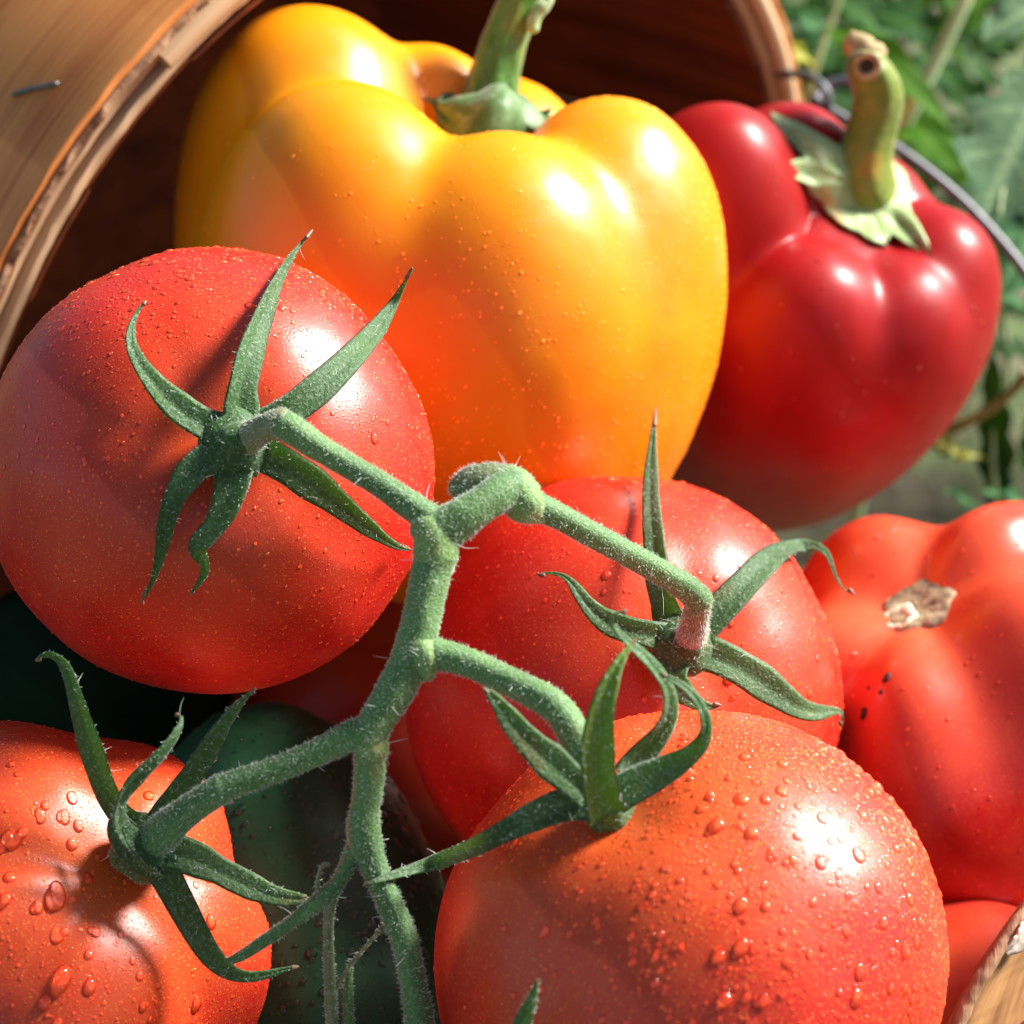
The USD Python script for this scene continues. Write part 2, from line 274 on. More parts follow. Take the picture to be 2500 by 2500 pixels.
def band(t0, t1, prof, n, wob=0.0, seed=0, closed=False, edgewob=0.0):
    """a strip bent round the basket: prof = closed loop of (radius, height)"""
    th = np.linspace(t0, t1, n, endpoint=not closed); prof = np.asarray(prof, float); k = len(prof)
    Rr = np.repeat(prof[None, :, 0], n, 0); Hh = np.repeat(prof[None, :, 1], n, 0)
    if wob: Rr = Rr + wob * (meshkit.fbm(np.stack([th * 3 + seed, th * 0, th * 0], 1), 2, seed)[:, None] - .5) * 2
    if edgewob: 
        top = (prof[:, 1] > prof[:, 1].max() - 1)[None]
        Hh = Hh + top * edgewob * (meshkit.fbm(np.stack([np.repeat(th[:, None] * 40, k, 1) + seed, Rr * .02, Rr * 0], -1), 3, seed + 3) - .5) * 2
    V = rim(th[:, None], Rr, Hh)
    G = np.stack([np.repeat(th[:, None], k, 1) * BR * S, Hh * S, Rr * S], -1)
    if closed:
        i, j = np.meshgrid(np.arange(n), np.arange(k), indexing='ij'); j2 = (j + 1) % k; i2 = (i + 1) % n
        a, b, c, d = i * k + j, i * k + j2, i2 * k + j2, i2 * k + j
        m = trimesh.Trimesh(V.reshape(-1, 3), np.vstack([np.stack([a, b, c], -1).reshape(-1, 3), np.stack([a, c, d], -1).reshape(-1, 3)]), process=False)
        if m.volume < 0: m.invert()
        return m, G.reshape(-1, 3)
    m = loft(V); G = G.reshape(-1, 3)
    return m, np.vstack([G, G[:k].mean(0), G[-k:].mean(0)])
def flat(m_g):
    """hard-edged copy: faces unshared, grain kept"""
    m, G = m_g; f = m.faces
    return trimesh.Trimesh(m.vertices[f].reshape(-1, 3), np.arange(len(f) * 3).reshape(-1, 3), process=False), G[f].reshape(-1, 3)
def strip(name, m_g, mat, parent, smooth=38, **kw):
    m, G = m_g
    sm = trimesh.Trimesh(m.vertices, m.faces, process=False)
    # split at sharp edges while carrying the grain coordinate
    fn = sm.face_normals; ang = math.radians(smooth)
    key = np.round(fn @ np.array([[1.0], [0], [0]]), 6)
    mm, gg = flat(m_g)
    # smooth normals: average the normals of faces round a vertex that lie within the angle
    vf = [[] for _ in range(len(m.vertices))]
    for i, f in enumerate(m.faces):
        for v in f: vf[v].append(i)
    area = sm.area_faces; nn = np.zeros((len(mm.vertices), 3)); c = math.cos(ang)
    for i, f in enumerate(m.faces):
        for k2, v in enumerate(f):
            ids = vf[v]; ok = fn[ids] @ fn[i] > c
            nn[i * 3 + k2] = (fn[ids] * (area[ids] * ok)[:, None]).sum(0)
    nn /= np.maximum(np.linalg.norm(nn, axis=1, keepdims=True), 1e-9)
    path = obj(name, mm, mat, parent, smooth=False, attrs={'grain': gg}, **kw)
    g_ = UsdGeom.Mesh(stage.GetPrimAtPath(path)); g_.CreateNormalsAttr(Vt.Vec3fArray.FromNumpy((nn @ RM).astype(np.float32))); g_.SetNormalsInterpolation('vertex')
    return path
def rect(r0, r1, h0, h1, c=4):
    return [(r0 + c, h0), (r1 - c, h0), (r1, h0 + c), (r1, h1 - c), (r1 - c, h1), (r0 + c, h1), (r0, h1 - c), (r0, h0 + c)]
basket = thing('wooden_basket', rim(0.0, 0.0, -1700.0), 'tan wooden basket tipped on its side behind the yellow pepper', 'basket')
A_end = rim_angle(385, 150)
strip('inner_band', band(0, 2 * np.pi, rect(BR, BR + 34, -70, 6), 260, 6, 1, True, 9), M_hoop, basket)
strip('middle_strip', band(A_end - 1.5, A_end + 2.6, rect(BR + 58, BR + 82, -200, -2), 130, 5, 3, edgewob=6), M_hoop, basket)
strip('outer_band', band(0, 2 * np.pi, rect(BR + 100, BR + 150, -1000, 4), 220, 4, 2, True, 9), M_wood, basket, label='wide smooth outer band of tan wood with a staple')
# rough sawn edge of the outer band
strip('band_edge', band(0, 2 * np.pi, rect(BR + 97, BR + 124, 5, 15, 3), 420, 4, 2, True, 18), M_edge, basket, label='dark rough-sawn edge of the outer band')
arc = [(BR + 68 + 34 * math.cos(t), 14 + 34 * math.sin(t)) for t in np.linspace(0, 2 * np.pi, 14, endpoint=False)]
def hoop_dir():
    a0, a1 = rim_angle(385, 150), rim_angle(610, 0)
    return a0, (1 if ((a1 - a0 + np.pi) % (2 * np.pi) - np.pi) > 0 else -1)
a0, sg = hoop_dir()
strip('rim_hoop', band(a0, a0 + sg * 3.1, arc, 120, 5, 5), M_hoop, basket, label='round wooden hoop nailed to the rim, its cut end showing')
NS = 26
for i in range(NS):
    t0 = 2 * np.pi * i / NS; w = 2 * np.pi / NS * (1.14 if i % 2 else .86)
    L, off = 1750, (0 if i % 2 else -14)
    th = np.linspace(t0 - w / 2, t0 + w / 2, 5); hs = np.linspace(-4, -L, 7)
    rr = BR - 8 + off - (np.abs(hs) / L) ** 1.4 * 420
    ring = []
    for h, r in zip(hs, rr):
        ring.append(np.vstack([rim(th, r, h), rim(th[::-1], r - 12, h)]))
    m = loft(np.array(ring)); G = np.array([[(-h * S, t * BR * S + i, 0) for t in np.r_[th, th[::-1]]] for h in hs]).reshape(-1, 3); G = np.vstack([G, G[:10].mean(0), G[-10:].mean(0)])
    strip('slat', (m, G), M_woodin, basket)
th = np.linspace(0, 2 * np.pi, 60, endpoint=False)
V = np.vstack([rim(th, BR - 450, -1730.0), rim(th, BR - 450, -1760.0), rim(np.zeros(1), 0.0, -1730.0), rim(np.zeros(1), 0.0, -1760.0)]); i = np.arange(60); j = (i + 1) % 60
m = trimesh.Trimesh(V, np.vstack([np.stack([i, j, np.full(60, 120)], 1), np.stack([j + 60, i + 60, np.full(60, 121)], 1), np.stack([i, i + 60, j + 60], 1), np.stack([i, j + 60, j], 1)]), process=False)
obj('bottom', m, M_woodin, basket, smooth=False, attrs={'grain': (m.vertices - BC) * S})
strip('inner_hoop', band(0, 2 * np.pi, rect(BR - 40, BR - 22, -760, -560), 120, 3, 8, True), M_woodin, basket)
# staple and hairline cracks in the outer band
def on_band(px, py, lift=3.0):
    a, b = at(px, py, 0.0), at(px, py, -4000.0); d = b - a
    t = np.linspace(0, 1, 4000); P = a + t[:, None] * d; Q = P - BC; hh = Q @ BA; r = np.linalg.norm(Q - hh[:, None] * BA, axis=1)
    i = np.argmax(r < BR + 150 + lift); return P[i]
obj('staple', tube([on_band(36, 236, -12), on_band(40, 228, 8), on_band(85, 215, 10), on_band(134, 205, 8), on_band(140, 205, -12)], [7, 8, 8, 8, 6], 30, 8), M_staple, basket)
obj('crack', tube([on_band(px, py, -1.0) for px, py in ((2, 312), (70, 275), (130, 215), (200, 172), (290, 148))], [1, 2.2, 2.2, 1.6, .8], 40, 6), M_staple, basket)
obj('crack', tube([on_band(px, py, -1.0) for px, py in ((0, 296), (25, 262), (36, 240))], [1, 1.6, 1], 20, 6), M_staple, basket)
# wire bail and its eye
bail = thing('wire_handle', at(2060, 240, -3010), 'grey wire handle hooked to the basket rim behind the red pepper', 'handle')
obj('eye_loop', tube([at(px, py, z) for px, py, z in ((1900, 180, -3120), (1925, 181, -3080), (1973, 186, -3030), (2015, 219, -3000), (2022, 260, -3010), (2005, 285, -3040))], [15, 15, 15, 15, 15, 12], 50, 12, facing=(.3, .2, 1)), M_wire, bail, label='dark rusty eye bent through the rim')
obj('bail_wire', tube([at(px, py, z) for px, py, z in ((1996, 262, -3035), (1994, 232, -3060), (2025, 205, -3080), (2080, 198, -3070), (2130, 215, -3050), (2150, 240, -3030))], [18] * 6, 60, 14, facing=(.3, .1, 1)), M_wire, bail)
obj('bail_wire', tube([at(px, py, z) for px, py, z in ((1985, 245, -3030), (2047, 282, -3020), (2120, 322, -3005), (2196, 368, -2990), (2345, 487, -2960), (2500, 662, -2910), (2640, 860, -2860))], [20] * 7, 80, 16, facing=(.3, .1, 1)), M_wire, bail)

# ------------------------------------------------------------------ droplets
def dome(n=1, h=.55):
    s = ico(n); v = s.vertices.copy(); keep = v[:, 2] > -.25
    f = s.faces[keep[s.faces].all(1)]
    used = np.unique(f); mp = -np.ones(len(v), int); mp[used] = np.arange(len(used)); v = v[used]; v[:, 2] *= h
    return v, mp[f]
DOME = {1: dome(1), 2: dome(2), 3: dome(3, .6)}
def surface_points(mesh, n, dens, seed, facing=-.05):
    P, fi = trimesh.sample.sample_surface(mesh, n, seed=seed)
    Nn = mesh.face_normals[fi]; view = np.array([0, 0, D]) - P; view /= np.linalg.norm(view, axis=1, keepdims=True)
    r = np.random.default_rng(seed + 1)
    k = D / (D - P[:, 2]); px = 1250 + P[:, 0] * k; py = 1250 - P[:, 1] * k
    ok = ((Nn * view).sum(1) > facing) & (px > -60) & (px < 2560) & (py > -60) & (py < 2560) & (r.random(n) < dens(px, py, Nn, P))
    return P[ok], Nn[ok]
def drop_mesh(P, N, rad, lod, seed, down=(-.25, -.9, -.2), long=.25):
    v, f = DOME[lod]; r = np.random.default_rng(seed); out, fs, n0 = [], [], 0
    for p, n, q in zip(P, N, rad):
        t = np.asarray(down) - (np.asarray(down) @ n) * n
        t = unit(t) if np.linalg.norm(t) > 1e-3 else unit(np.cross(n, [1, 0, 0])); b = np.cross(n, t)
        st = 1 + long * r.random()
        w = v * [q * st, q / math.sqrt(st), q * (.8 + .35 * r.random())]
        if lod == 3:   # irregular outline
            a = np.arctan2(v[:, 1], v[:, 0]); w = w * (1 + .14 * np.cos(2 * a + r.random() * 6) + .07 * np.cos(3 * a + r.random() * 6))[:, None] * np.where(np.arange(3) < 2, 1, 1)
        out.append(p + w[:, :1] * t + w[:, 1:2] * b + w[:, 2:] * n); fs.append(f + n0); n0 += len(v)
    return trimesh.Trimesh(np.vstack(out), np.vstack(fs), process=False)
def droplets(parent, mesh, mat, seed, dens, n, rmin, rmax, lod=1, power=2.2):
    P, N = surface_points(mesh, n, dens, seed)
    if not len(P): return
    r = np.random.default_rng(seed + 5); rad = rmin + (rmax - rmin) * r.random(len(P)) ** power
    obj('fine_droplets', drop_mesh(P, N, rad, lod, seed), mat, parent, kind='stuff')
def ray_hit(mesh, px, py):
    o = np.array([0, 0, D]); d = unit(at(px, py, 0) - o)
    loc, _, tri = mesh.ray.intersects_location([o], [d], multiple_hits=True)
    if not len(loc): return None, None
    i = np.argmax(loc[:, 2]); return loc[i], mesh.face_normals[tri[i]]
def big_drops(parent, mesh, mat, spots, seed):
    for i, (px, py, q) in enumerate(spots):
        p, n = ray_hit(mesh, px, py)
        if p is None: continue
        obj('droplet', drop_mesh([p], [n], [q], 3 if q > 9 else 2, seed + i, long=.35), mat, parent)
def scatter_big(parent, mesh, mat, seed, dens, n, most, rmin, rmax):
    P, N = surface_points(mesh, n, dens, seed); P, N = P[:most * 3], N[:most * 3]
    r = np.random.default_rng(seed + 9); rad = rmin + (rmax - rmin) * r.random(len(P)) ** 1.8; kept = []
    for i in range(len(P)):
        if len(kept) >= most: break
        if any(np.linalg.norm(P[i] - P[j]) < 1.5 * (rad[i] + rad[j]) for j in kept): continue
        kept.append(i); obj('droplet', drop_mesh([P[i]], [N[i]], [rad[i]], 2, seed + i), mat, parent)
def hairs(parent, meshes, n, lo, hi, seed, width=1.7, name='hairs'):
    r = np.random.default_rng(seed); pts, cnt = [], []
    tot = sum(m.area for m in meshes); W = []
    for mi, m in enumerate(meshes):
        k = max(3, int(n * m.area / tot)); P, fi = trimesh.sample.sample_surface(m, k, seed=seed + mi); N = m.face_normals[fi]
        L = lo + (hi - lo) * r.random(k) ** 3; dv = N + .45 * r.normal(size=(k, 3)); dv /= np.linalg.norm(dv, axis=1, keepdims=True)
        bend = r.normal(size=(k, 3)) * .3
        for p, d, l, b in zip(P, dv, L, bend):
            pts += [p - d * 2, p + d * l * .5, p + d * l + b * l * .4]; cnt.append(3); W += [width, width * .8, width * .25]
    path = numbered(parent + '/' + name)
    c = UsdGeom.BasisCurves.Define(stage, path); c.CreateTypeAttr('linear'); c.CreateCurveVertexCountsAttr(Vt.IntArray(cnt))
    c.CreatePointsAttr(Vt.Vec3fArray.FromNumpy((world(np.array(pts)) - root_base(parent)).astype(np.float32)))
    c.CreateWidthsAttr(Vt.FloatArray.FromNumpy((np.array(W) * S).astype(np.float32))); c.SetWidthsInterpolation('vertex')
    UsdShade.MaterialBindingAPI.Apply(c.GetPrim()).Bind(M_hair); c.GetPrim().SetCustomDataByKey('kind', 'stuff')

# ------------------------------------------------------------------ tomatoes
def tomato_mesh(center, axis, R, flat=.88, dim=.12, dimw=.30, ribs=5, rib=.02, ribtop=1.0, phase=0.0, seed=0, sub=6, scale=(1, 1, 1), ribpow=5):
    s = ico(sub); d = s.vertices; th = np.arccos(np.clip(d[:, 2], -1, 1)); ph = np.arctan2(d[:, 1], d[:, 0])
    rho = np.sin(th); top = np.clip(d[:, 2], 0, 1)
    wgt = rho ** 1.5 * (.35 + .65 * ribtop * top)
    ribv = np.cos(ribs * ph + phase + .5 * np.sin(ph * 2 + seed)); ribv = np.sign(ribv) * np.abs(ribv) ** .8
    ribv = 1 - np.sqrt(np.maximum(0, (1 - ribv) / 2)) ** 0.9 * 2      # rounded lobes, narrow grooves
    lob = -np.clip(np.abs(np.sin((ribs * ph + phase + .6 * np.sin(ph * 2 + seed)) / 2)) ** ribpow, 0, 1)
    r = 1 + rib * wgt * 2.2 * lob + .03 * (meshkit.fbm(d * 1.6 + seed * 5, 2, seed) - .5)
    v = d * r[:, None]; v[:, 2] *= flat
    rr = np.linalg.norm(v[:, :2], axis=1)
    v[:, 2] -= np.where(d[:, 2] > 0, dim * np.exp(-(rr / dimw) ** 2), .03 * np.exp(-(rr / .2) ** 2))
    B = basis(axis); w = (v * R * np.asarray(scale)) @ B + center
    ripe = np.clip(1 - th / 1.25, 0, 1) ** 1.3
    return trimesh.Trimesh(w, s.faces, process=False), ripe
def tomato(name, px, py, z, axis, Rpx, mat, label, group=None, **kw):
    c = at(px, py, z); R = Rpx * (D - z) / D; m, ripe = tomato_mesh(c, axis, R, **kw)
    t = thing(name, c - UP * R * .9, label, 'tomato', group)
    obj('skin', m, mat, t, attrs={'ripe': ripe * kw.get('ripeness', 1.0)})
    return t, m, c, R
def groove_phase(axis, toward, ribs, seed):
    B = basis(axis); v = B @ np.asarray(toward, float); f0 = math.atan2(v[1], v[0]); return math.pi - ribs * f0 - .6 * math.sin(2 * f0 + seed)
GV = 'tomatoes on the vine'
tA, mA, cA, RA = tomato('vine_tomato', 512, 1152, -350, (.13, .14, .98), 548, M_tomA, 'large red tomato at the left edge beneath the yellow pepper', GV, flat=.93, dim=.10, ribs=5, rib=.015, seed=1)
tB, mB, cB, RB = tomato('vine_tomato', 1520, 1690, -950, (.30, .24, .92), 538, M_tomA, 'red vine tomato between the ribbed tomato and the yellow pepper, half hidden', GV, flat=.95, dim=.10, ribs=5, rib=.015, seed=2)
tC, mC, cC, RC = tomato('vine_tomato', 1682, 2335, 100, (-.34, .70, .60), 628, M_tomC, 'orange-red tomato thick with droplets, nearest at the bottom right', GV, flat=.93, dim=.09, dimw=.24, ribs=4, rib=.012, seed=3)
tD, mD, cD, RD = tomato('vine_tomato', 92, 2305, -150, (.50, .46, .74), 575, M_tomC, 'lobed orange-red tomato cut off by the bottom left corner', GV, flat=.92, dim=.13, dimw=.34, ribs=5, rib=.075, ribpow=3.5, phase=groove_phase((.50, .46, .74), (98, -292, -120), 5, 4), seed=4)
tE, mE, cE, RE = tomato('ribbed_tomato', 2345, 1782, -1500, (-.33, .73, .60), 585, M_tomE, 'deeply ribbed red tomato with a bare pale stem scar at the right edge', flat=.96, dim=.26, dimw=.34, ribs=5, rib=.085, ribtop=1.7, phase=.6, seed=5, ribpow=2.2)
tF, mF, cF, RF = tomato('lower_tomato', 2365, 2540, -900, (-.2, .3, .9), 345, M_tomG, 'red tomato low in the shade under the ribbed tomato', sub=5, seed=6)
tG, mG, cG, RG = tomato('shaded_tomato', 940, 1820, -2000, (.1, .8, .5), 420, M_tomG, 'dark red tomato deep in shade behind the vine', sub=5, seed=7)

# scar, blemish on the ribbed tomato
axE = unit((-.33, .73, .60)); BEb = basis(axE)
def scar(r, hh, seed, off=(0, 0), mat=M_scar, label=None):
    a = np.linspace(0, 2 * np.pi, 40, endpoint=False); ring = []
    for q, z in ((1.0, -10), (.95, 6), (.7, 12), (.4, 4), (.12, -2)):
        w = r * q * (1 + .35 * (meshkit.fbm(np.stack([np.cos(a) * 1.7 + seed, np.sin(a) * 1.7, a * 0 + q], 1), 3, seed) - .5) * 2)
        ring.append(np.stack([np.cos(a) * w + off[0], np.sin(a) * w + off[1], np.full(40, z + hh) + 10 * (meshkit.fbm(np.stack([np.cos(a) * 4, np.sin(a) * 4, a * 0 + q], 1), 2, seed + 9) - .5)], 1))
    m = loft(np.array(ring)); m.vertices = m.vertices @ BEb + cE; obj('stem_scar', m, mat, tE, label=label)
_l, _, _ = mE.ray.intersects_location([cE], [axE], multiple_hits=True); zE = float(((_l - cE) @ axE).max()); print('scar', zE, RE)
scar(116, zE + 9, 3, (0, 0), M_scar, 'brown corky stem scar')
scar(54, zE + 11, 8, tuple(BEb[:2] @ np.array([-52., -40., 0.])), M_cream, 'pale cream patch of the stem scar')
for px, py, q in ((2165, 1655, 13), (2110, 1742, 15), (2150, 1690, 7), (2120, 1680, 6)):
    p, n = ray_hit(mE, px, py)
    if p is not None: obj('blemish', drop_mesh([p], [n * 1.0], [q], 3, int(px)), M_blem, tE, label='dark split blemish on the skin')

# ------------------------------------------------------------------ squash
h = GROUND + 320
p1, p2 = at(620, 1900, -1200), at(900, 2700, -600)
s = ico(6); d = s.vertices; ax = unit(p2 - p1); Bs = basis(ax); L = np.linalg.norm(p2 - p1) / 2 + 180
ph = np.arctan2(d[:, 1], d[:, 0]); r = 400 * (1 + .012 * np.cos(8 * ph)) * (1 + .05 * (meshkit.fbm(d * 2, 2, 3) - .5))
zz = np.sign(d[:, 2]) * np.abs(d[:, 2]) ** 1.0; rad = np.linalg.norm(d[:, :2], axis=1) ** .75
v = np.stack([np.cos(ph) * rad * r, np.sin(ph) * rad * r, zz * L], 1) @ Bs + (p1 + p2) / 2
mH = trimesh.Trimesh(v, s.faces, process=False)
tH = thing('green_squash', (p1 + p2) / 2 - UP * 320, 'smooth dark green squash in shadow beneath the vine', 'squash')
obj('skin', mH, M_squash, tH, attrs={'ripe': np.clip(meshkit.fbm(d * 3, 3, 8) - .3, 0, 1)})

c2 = at(225, 1650, -1600); s2 = ico(5); d2 = s2.vertices  # added second squash filling the gap, shade put into its near-black skin
v2 = d2 * (330 * (1 + .05 * (meshkit.fbm(d2 * 2 + 3, 2, 3) - .5)))[:, None] * [1.32, .95, 1.0]
m2 = trimesh.Trimesh(v2 + c2, s2.faces, process=False)
t2_ = thing('green_squash', c2 - UP * 330, 'added squash under the left tomato, shade put into its near-black green skin', 'squash')
obj('skin', m2, fruit('gap_shade_squash_skin', (.004, .016, .008), (.008, .026, .012), (.01, .03, .015), (.02, .04, .02), rough=.6, spec=.04, dew=.1, sss=0.0), t2_, attrs={'ripe': d2[:, 0] * 0})

# ------------------------------------------------------------------ peppers
def pepper_mesh(O, axis, lobes, p=22, sub=6, right=(1, 0, 0), dimple=None, bumps=.02, seed=0):
    a = unit(axis); p0, e1 = p, unit(np.asarray(right) - (np.asarray(right) @ a) * a); e2 = np.cross(a, e1); e2 = e2 if e2[2] > 0 else -e2
    s = ico(sub); d = s.vertices; tot = np.zeros(len(d)); p = 9 + (p0 - 2 - 9) * np.clip((d @ a - .05) / .75, 0, 1) ** 1.4
    for ang, ro, rl, ht, hb, flare in lobes:
        t = math.radians(ang); rad = math.cos(t) * e1 + math.sin(t) * e2; la = unit(a + flare * rad); tg = np.cross(la, rad); tg /= np.linalg.norm(tg); rd = np.cross(tg, la)
        c = rad * ro + la * (ht + hb) / 2; sc = np.array([rl, rl, (ht - hb) / 2]); Q = np.stack([rd, tg, la])
        oo = (-c @ Q.T) / sc; dd = (d @ Q.T) / sc
        A = (dd ** 2).sum(1); Bq = dd @ oo; Cq = (oo ** 2).sum() - 1
        disc = np.maximum(Bq ** 2 - A * Cq, 0); tt = np.maximum((-Bq + np.sqrt(disc)) / A, 1.0)
        tot += (tt / 600) ** p
    r = 600 * tot ** (1 / p) * (1 + bumps * (meshkit.fbm(d * 2.2 + seed, 3, seed) - .5))
    v = d * r[:, None]
    h = v @ a; q = np.linalg.norm(v - h[:, None] * a, axis=1)
    if dimple: v = v - np.where(h > 0, dimple[0] * np.exp(-(q / dimple[1]) ** 2), 0)[:, None] * a
    return trimesh.Trimesh(v + O, s.faces, process=False), np.clip(h / 600, 0, 1) ** 2 * .6, (e1, e2, a)

YO = at(1120, 730, -1450)
YL = [  # angle (0 right, 90 towards the viewer), offset, lobe radius, top, bottom, flare
    (72, 300, 490, 600, -860, .24), (142, 330, 490, 715, -860, .21), (208, 430, 470, 830, -820, .17), (8, 350, 450, 640, -860, .24), (290, 330, 380, 590, -760, .16), (252, 330, 370, 690, -700, .1)]
mY, ripeY, (ye1, ye2, ya) = pepper_mesh(YO, (.02, .90, .36), YL, dimple=(150, 170))
tY = thing('yellow_pepper', YO - UP * 700, 'yellow-orange bell pepper with a tall green stem in the basket mouth', 'pepper')
obj('skin', mY, M_yel, tY, attrs={'ripe': ripeY})
RO = at(1985, 720, -2150)
RL = [(112, 230, 400, 430, -960, .28), (48, 230, 390, 390, -900, .30), (0, 270, 360, 410, -840, .33), (240, 250, 330, 500, -600, .20), (300, 230, 320, 380, -600, .2), (190, 360, 365, 620, -800, .20), (90, 30, 360, 400, -700, 0.0)]
mR, ripeR, (re1, re2, ra) = pepper_mesh(RO, (.23, .60, .77), RL, p=24, dimple=(70, 170), seed=4)
tR = thing('red_pepper', RO - UP * 600, 'glossy red bell pepper with a cut curved stem beside the basket rim', 'pepper')
obj('skin', mR, M_red, tR, attrs={'ripe': ripeR})

# stems
zy = -1420
obj('stem', tube([at(px, py, z) for px, py, z in ((1205, 330, zy - 40), (1200, 285, zy - 20), (1200, 230, zy - 10), (1225, 120, zy), (1262, 20, zy + 10), (1290, -60, zy + 20))], [120, 112, 84, 66, 62, 74], 70, 28, .10, 7, .07, 3, fs=.012), M_ystem, tY)
obj('stem_torn_edge', tube([at(px, py, z) for px, py, z in ((1300, 70, zy + 60), (1322, 20, zy + 62), (1338, 8, zy + 64), (1345, -12, zy + 64))], [20, 22, 14, 8], 24, 10, .2, seed=5), M_rcal, tY)
def hz(mesh, px, py, lift):
    p, n = ray_hit(mesh, px, py)
    return at(px, py, p[2] + lift) if p is not None else at(px, py, -1500)
print('hits', [ray_hit(m_, x_, y_)[0][2] for m_, x_, y_ in ((mY, 1200, 290), (mY, 1060, 220), (mY, 1340, 300), (mR, 2100, 450), (mR, 1920, 320), (mR, 2180, 590))])
cal = obj('calyx', tube([at(px, py, z) for px, py, z in ((1195, 318, zy + 10), (1205, 300, zy + 20), (1208, 275, zy))], [165, 150, 100], 16, 30, .12, 5, .12, 4, fs=.01), M_ycal, tY)
def flap(parent, pts, w, mat, fc=(0, .6, 1), wv=.5, seed=1, thick=18, cup=.12): return obj('calyx_lobe', ribbon(pts, w, thick, cup, fc, wave=wv, seed=seed), mat, parent)
flap(cal, [at(1130, 290, zy + 60), at(1080, 240, zy - 20), at(1050, 205, zy - 60), at(990, 205, zy - 60)], [150, 150, 120, 20], M_ycal, (.2, .8, .8), .6, 2)
flap(cal, [at(1130, 250, zy - 100), at(1100, 200, zy - 170), at(1070, 170, zy - 220)], [150, 130, 70], M_ycal, (.2, .8, .8), .7, 5)
flap(cal, [at(1270, 300, zy + 60), at(1320, 315, zy + 40), at(1360, 330, zy + 20), at(1400, 310, zy)], [110, 100, 70, 8], M_ycal, (0, .9, .6), .6, 3)
flap(cal, [at(1290, 290, zy), at(1330, 285, zy - 20), at(1345, 262, zy - 10)], [80, 60, 8], M_ycal, (0, .9, .6), .6, 4)

zr = ray_hit(mR, 2100, 452)[0][2] + 15; print('zr', zr)
obj('stem', tube([at(px, py, z) for px, py, z in ((2110, 480, zr - 60), (2105, 440, zr - 10), (2112, 370, zr + 20), (2135, 290, zr + 50), (2140, 220, zr + 90), (2122, 175, zr + 130), (2112, 155, zr + 150))], [108, 100, 86, 80, 78, 68, 60], 70, 26, .06, 5, .05, 3, fs=.01), M_rstem, tR)
obj('cut_end', tube([at(px, py, z) for px, py, z in ((2118, 140, zr + 110), (2100, 118, zr + 110), (2085, 98, zr + 105), (2080, 84, zr + 100))], [62, 50, 36, 16], 30, 20, .35, seed=6, fs=.03), M_cut, tR, label='pale dry torn stem end')
# the ring of the cut: a torus; the shade of its hollow is a dark-coloured plug
tor = []
a = np.linspace(0, 2 * np.pi, 40, endpoint=False); cc = at(2117, 160, zr + 215); n3 = unit((-.12, -.25, 1)); t1 = unit(np.cross((0, 1, 0), n3)); t2 = np.cross(n3, t1)
T = trimesh.creation.torus(34, 12, 36, 14); T.vertices = T.vertices @ np.stack([t1, t2, n3]) + cc; obj('stem_rim', T, M_cut, tR)
m = trimesh.creation.icosphere(subdivisions=3, radius=30); m.vertices = (m.vertices * [1, 1, .35]) @ np.stack([t1, t2, n3]) + cc - n3 * 6; obj('stem_hole_shade', m, M_hole, tR)
def moulded_cap(mesh, ctr, lobes, lift, mat, parent, seed=1):
    """a ragged green cap lying on the pepper's crown: star outline round the stem, draped on the skin, with real thickness"""
    an, rr = np.array(lobes, float).T; o = np.argsort(an); an, rr = an[o], rr[o]; k, n = 64, 12
    th = np.linspace(-180, 180, k, endpoint=False); r = np.interp(th, np.r_[an[-1] - 360, an, an[0] + 360], np.r_[rr[-1], rr, rr[0]])
    r = r * (1 + .10 * (meshkit.fbm(np.stack([np.cos(np.radians(th)) * 3, np.sin(np.radians(th)) * 3, th * 0], 1), 3, seed) - .5) * 2)
    eye = np.array([0, 0, D]); Z = np.zeros((n, k)); pxs = np.zeros((n, k, 2))
    for i_ in range(n):
        q = .12 + .88 * i_ / (n - 1); pxs[i_] = np.stack([ctr[0] + q * r * np.cos(np.radians(th)), ctr[1] + q * r * np.sin(np.radians(th))], 1)
    tg = np.array([at(x_, y_) for x_, y_ in pxs.reshape(-1, 2)]) - eye; tg /= np.linalg.norm(tg, axis=1, keepdims=True)
    loc, ray, _ = mesh.ray.intersects_location(np.repeat(eye[None], len(tg), 0), tg, multiple_hits=True)
    z = np.full(len(tg), -1e9)
    np.maximum.at(z, ray, loc[:, 2]); z[z < -1e8] = np.median(z[z > -1e8]); Z = z.reshape(n, k)
    for _ in range(2): Z = .5 * Z + .25 * (np.roll(Z, 1, 1) + np.roll(Z, -1, 1))
    T_, B_ = [], []
    for i_ in range(n):
        q = i_ / (n - 1); up = lift * (1.2 - .75 * q) + 26 * (meshkit.fbm(pxs[i_, :, :1] * [[.02, 0, 0]] + pxs[i_, :, 1:] * [[0, .02, 0]], 3, seed + 4) - .5)
        T_.append([at(x_, y_, zz + u_) for (x_, y_), zz, u_ in zip(pxs[i_], Z[i_], up)]); B_.append([at(x_, y_, zz - 14) for (x_, y_), zz in zip(pxs[i_], Z[i_])])
    return obj('calyx', loft(np.array(T_ + B_[::-1])), mat, parent)
calr = moulded_cap(mR, (2100, 452), [(-142, 285), (-153, 150), (-167, 215), (180, 140), (155, 100), (120, 105), (90, 120), (68, 165), (58, 130), (45, 250), (30, 150), (8, 120), (-30, 105), (-90, 100), (-120, 115), (-132, 175)], 46, M_rcal, tR)

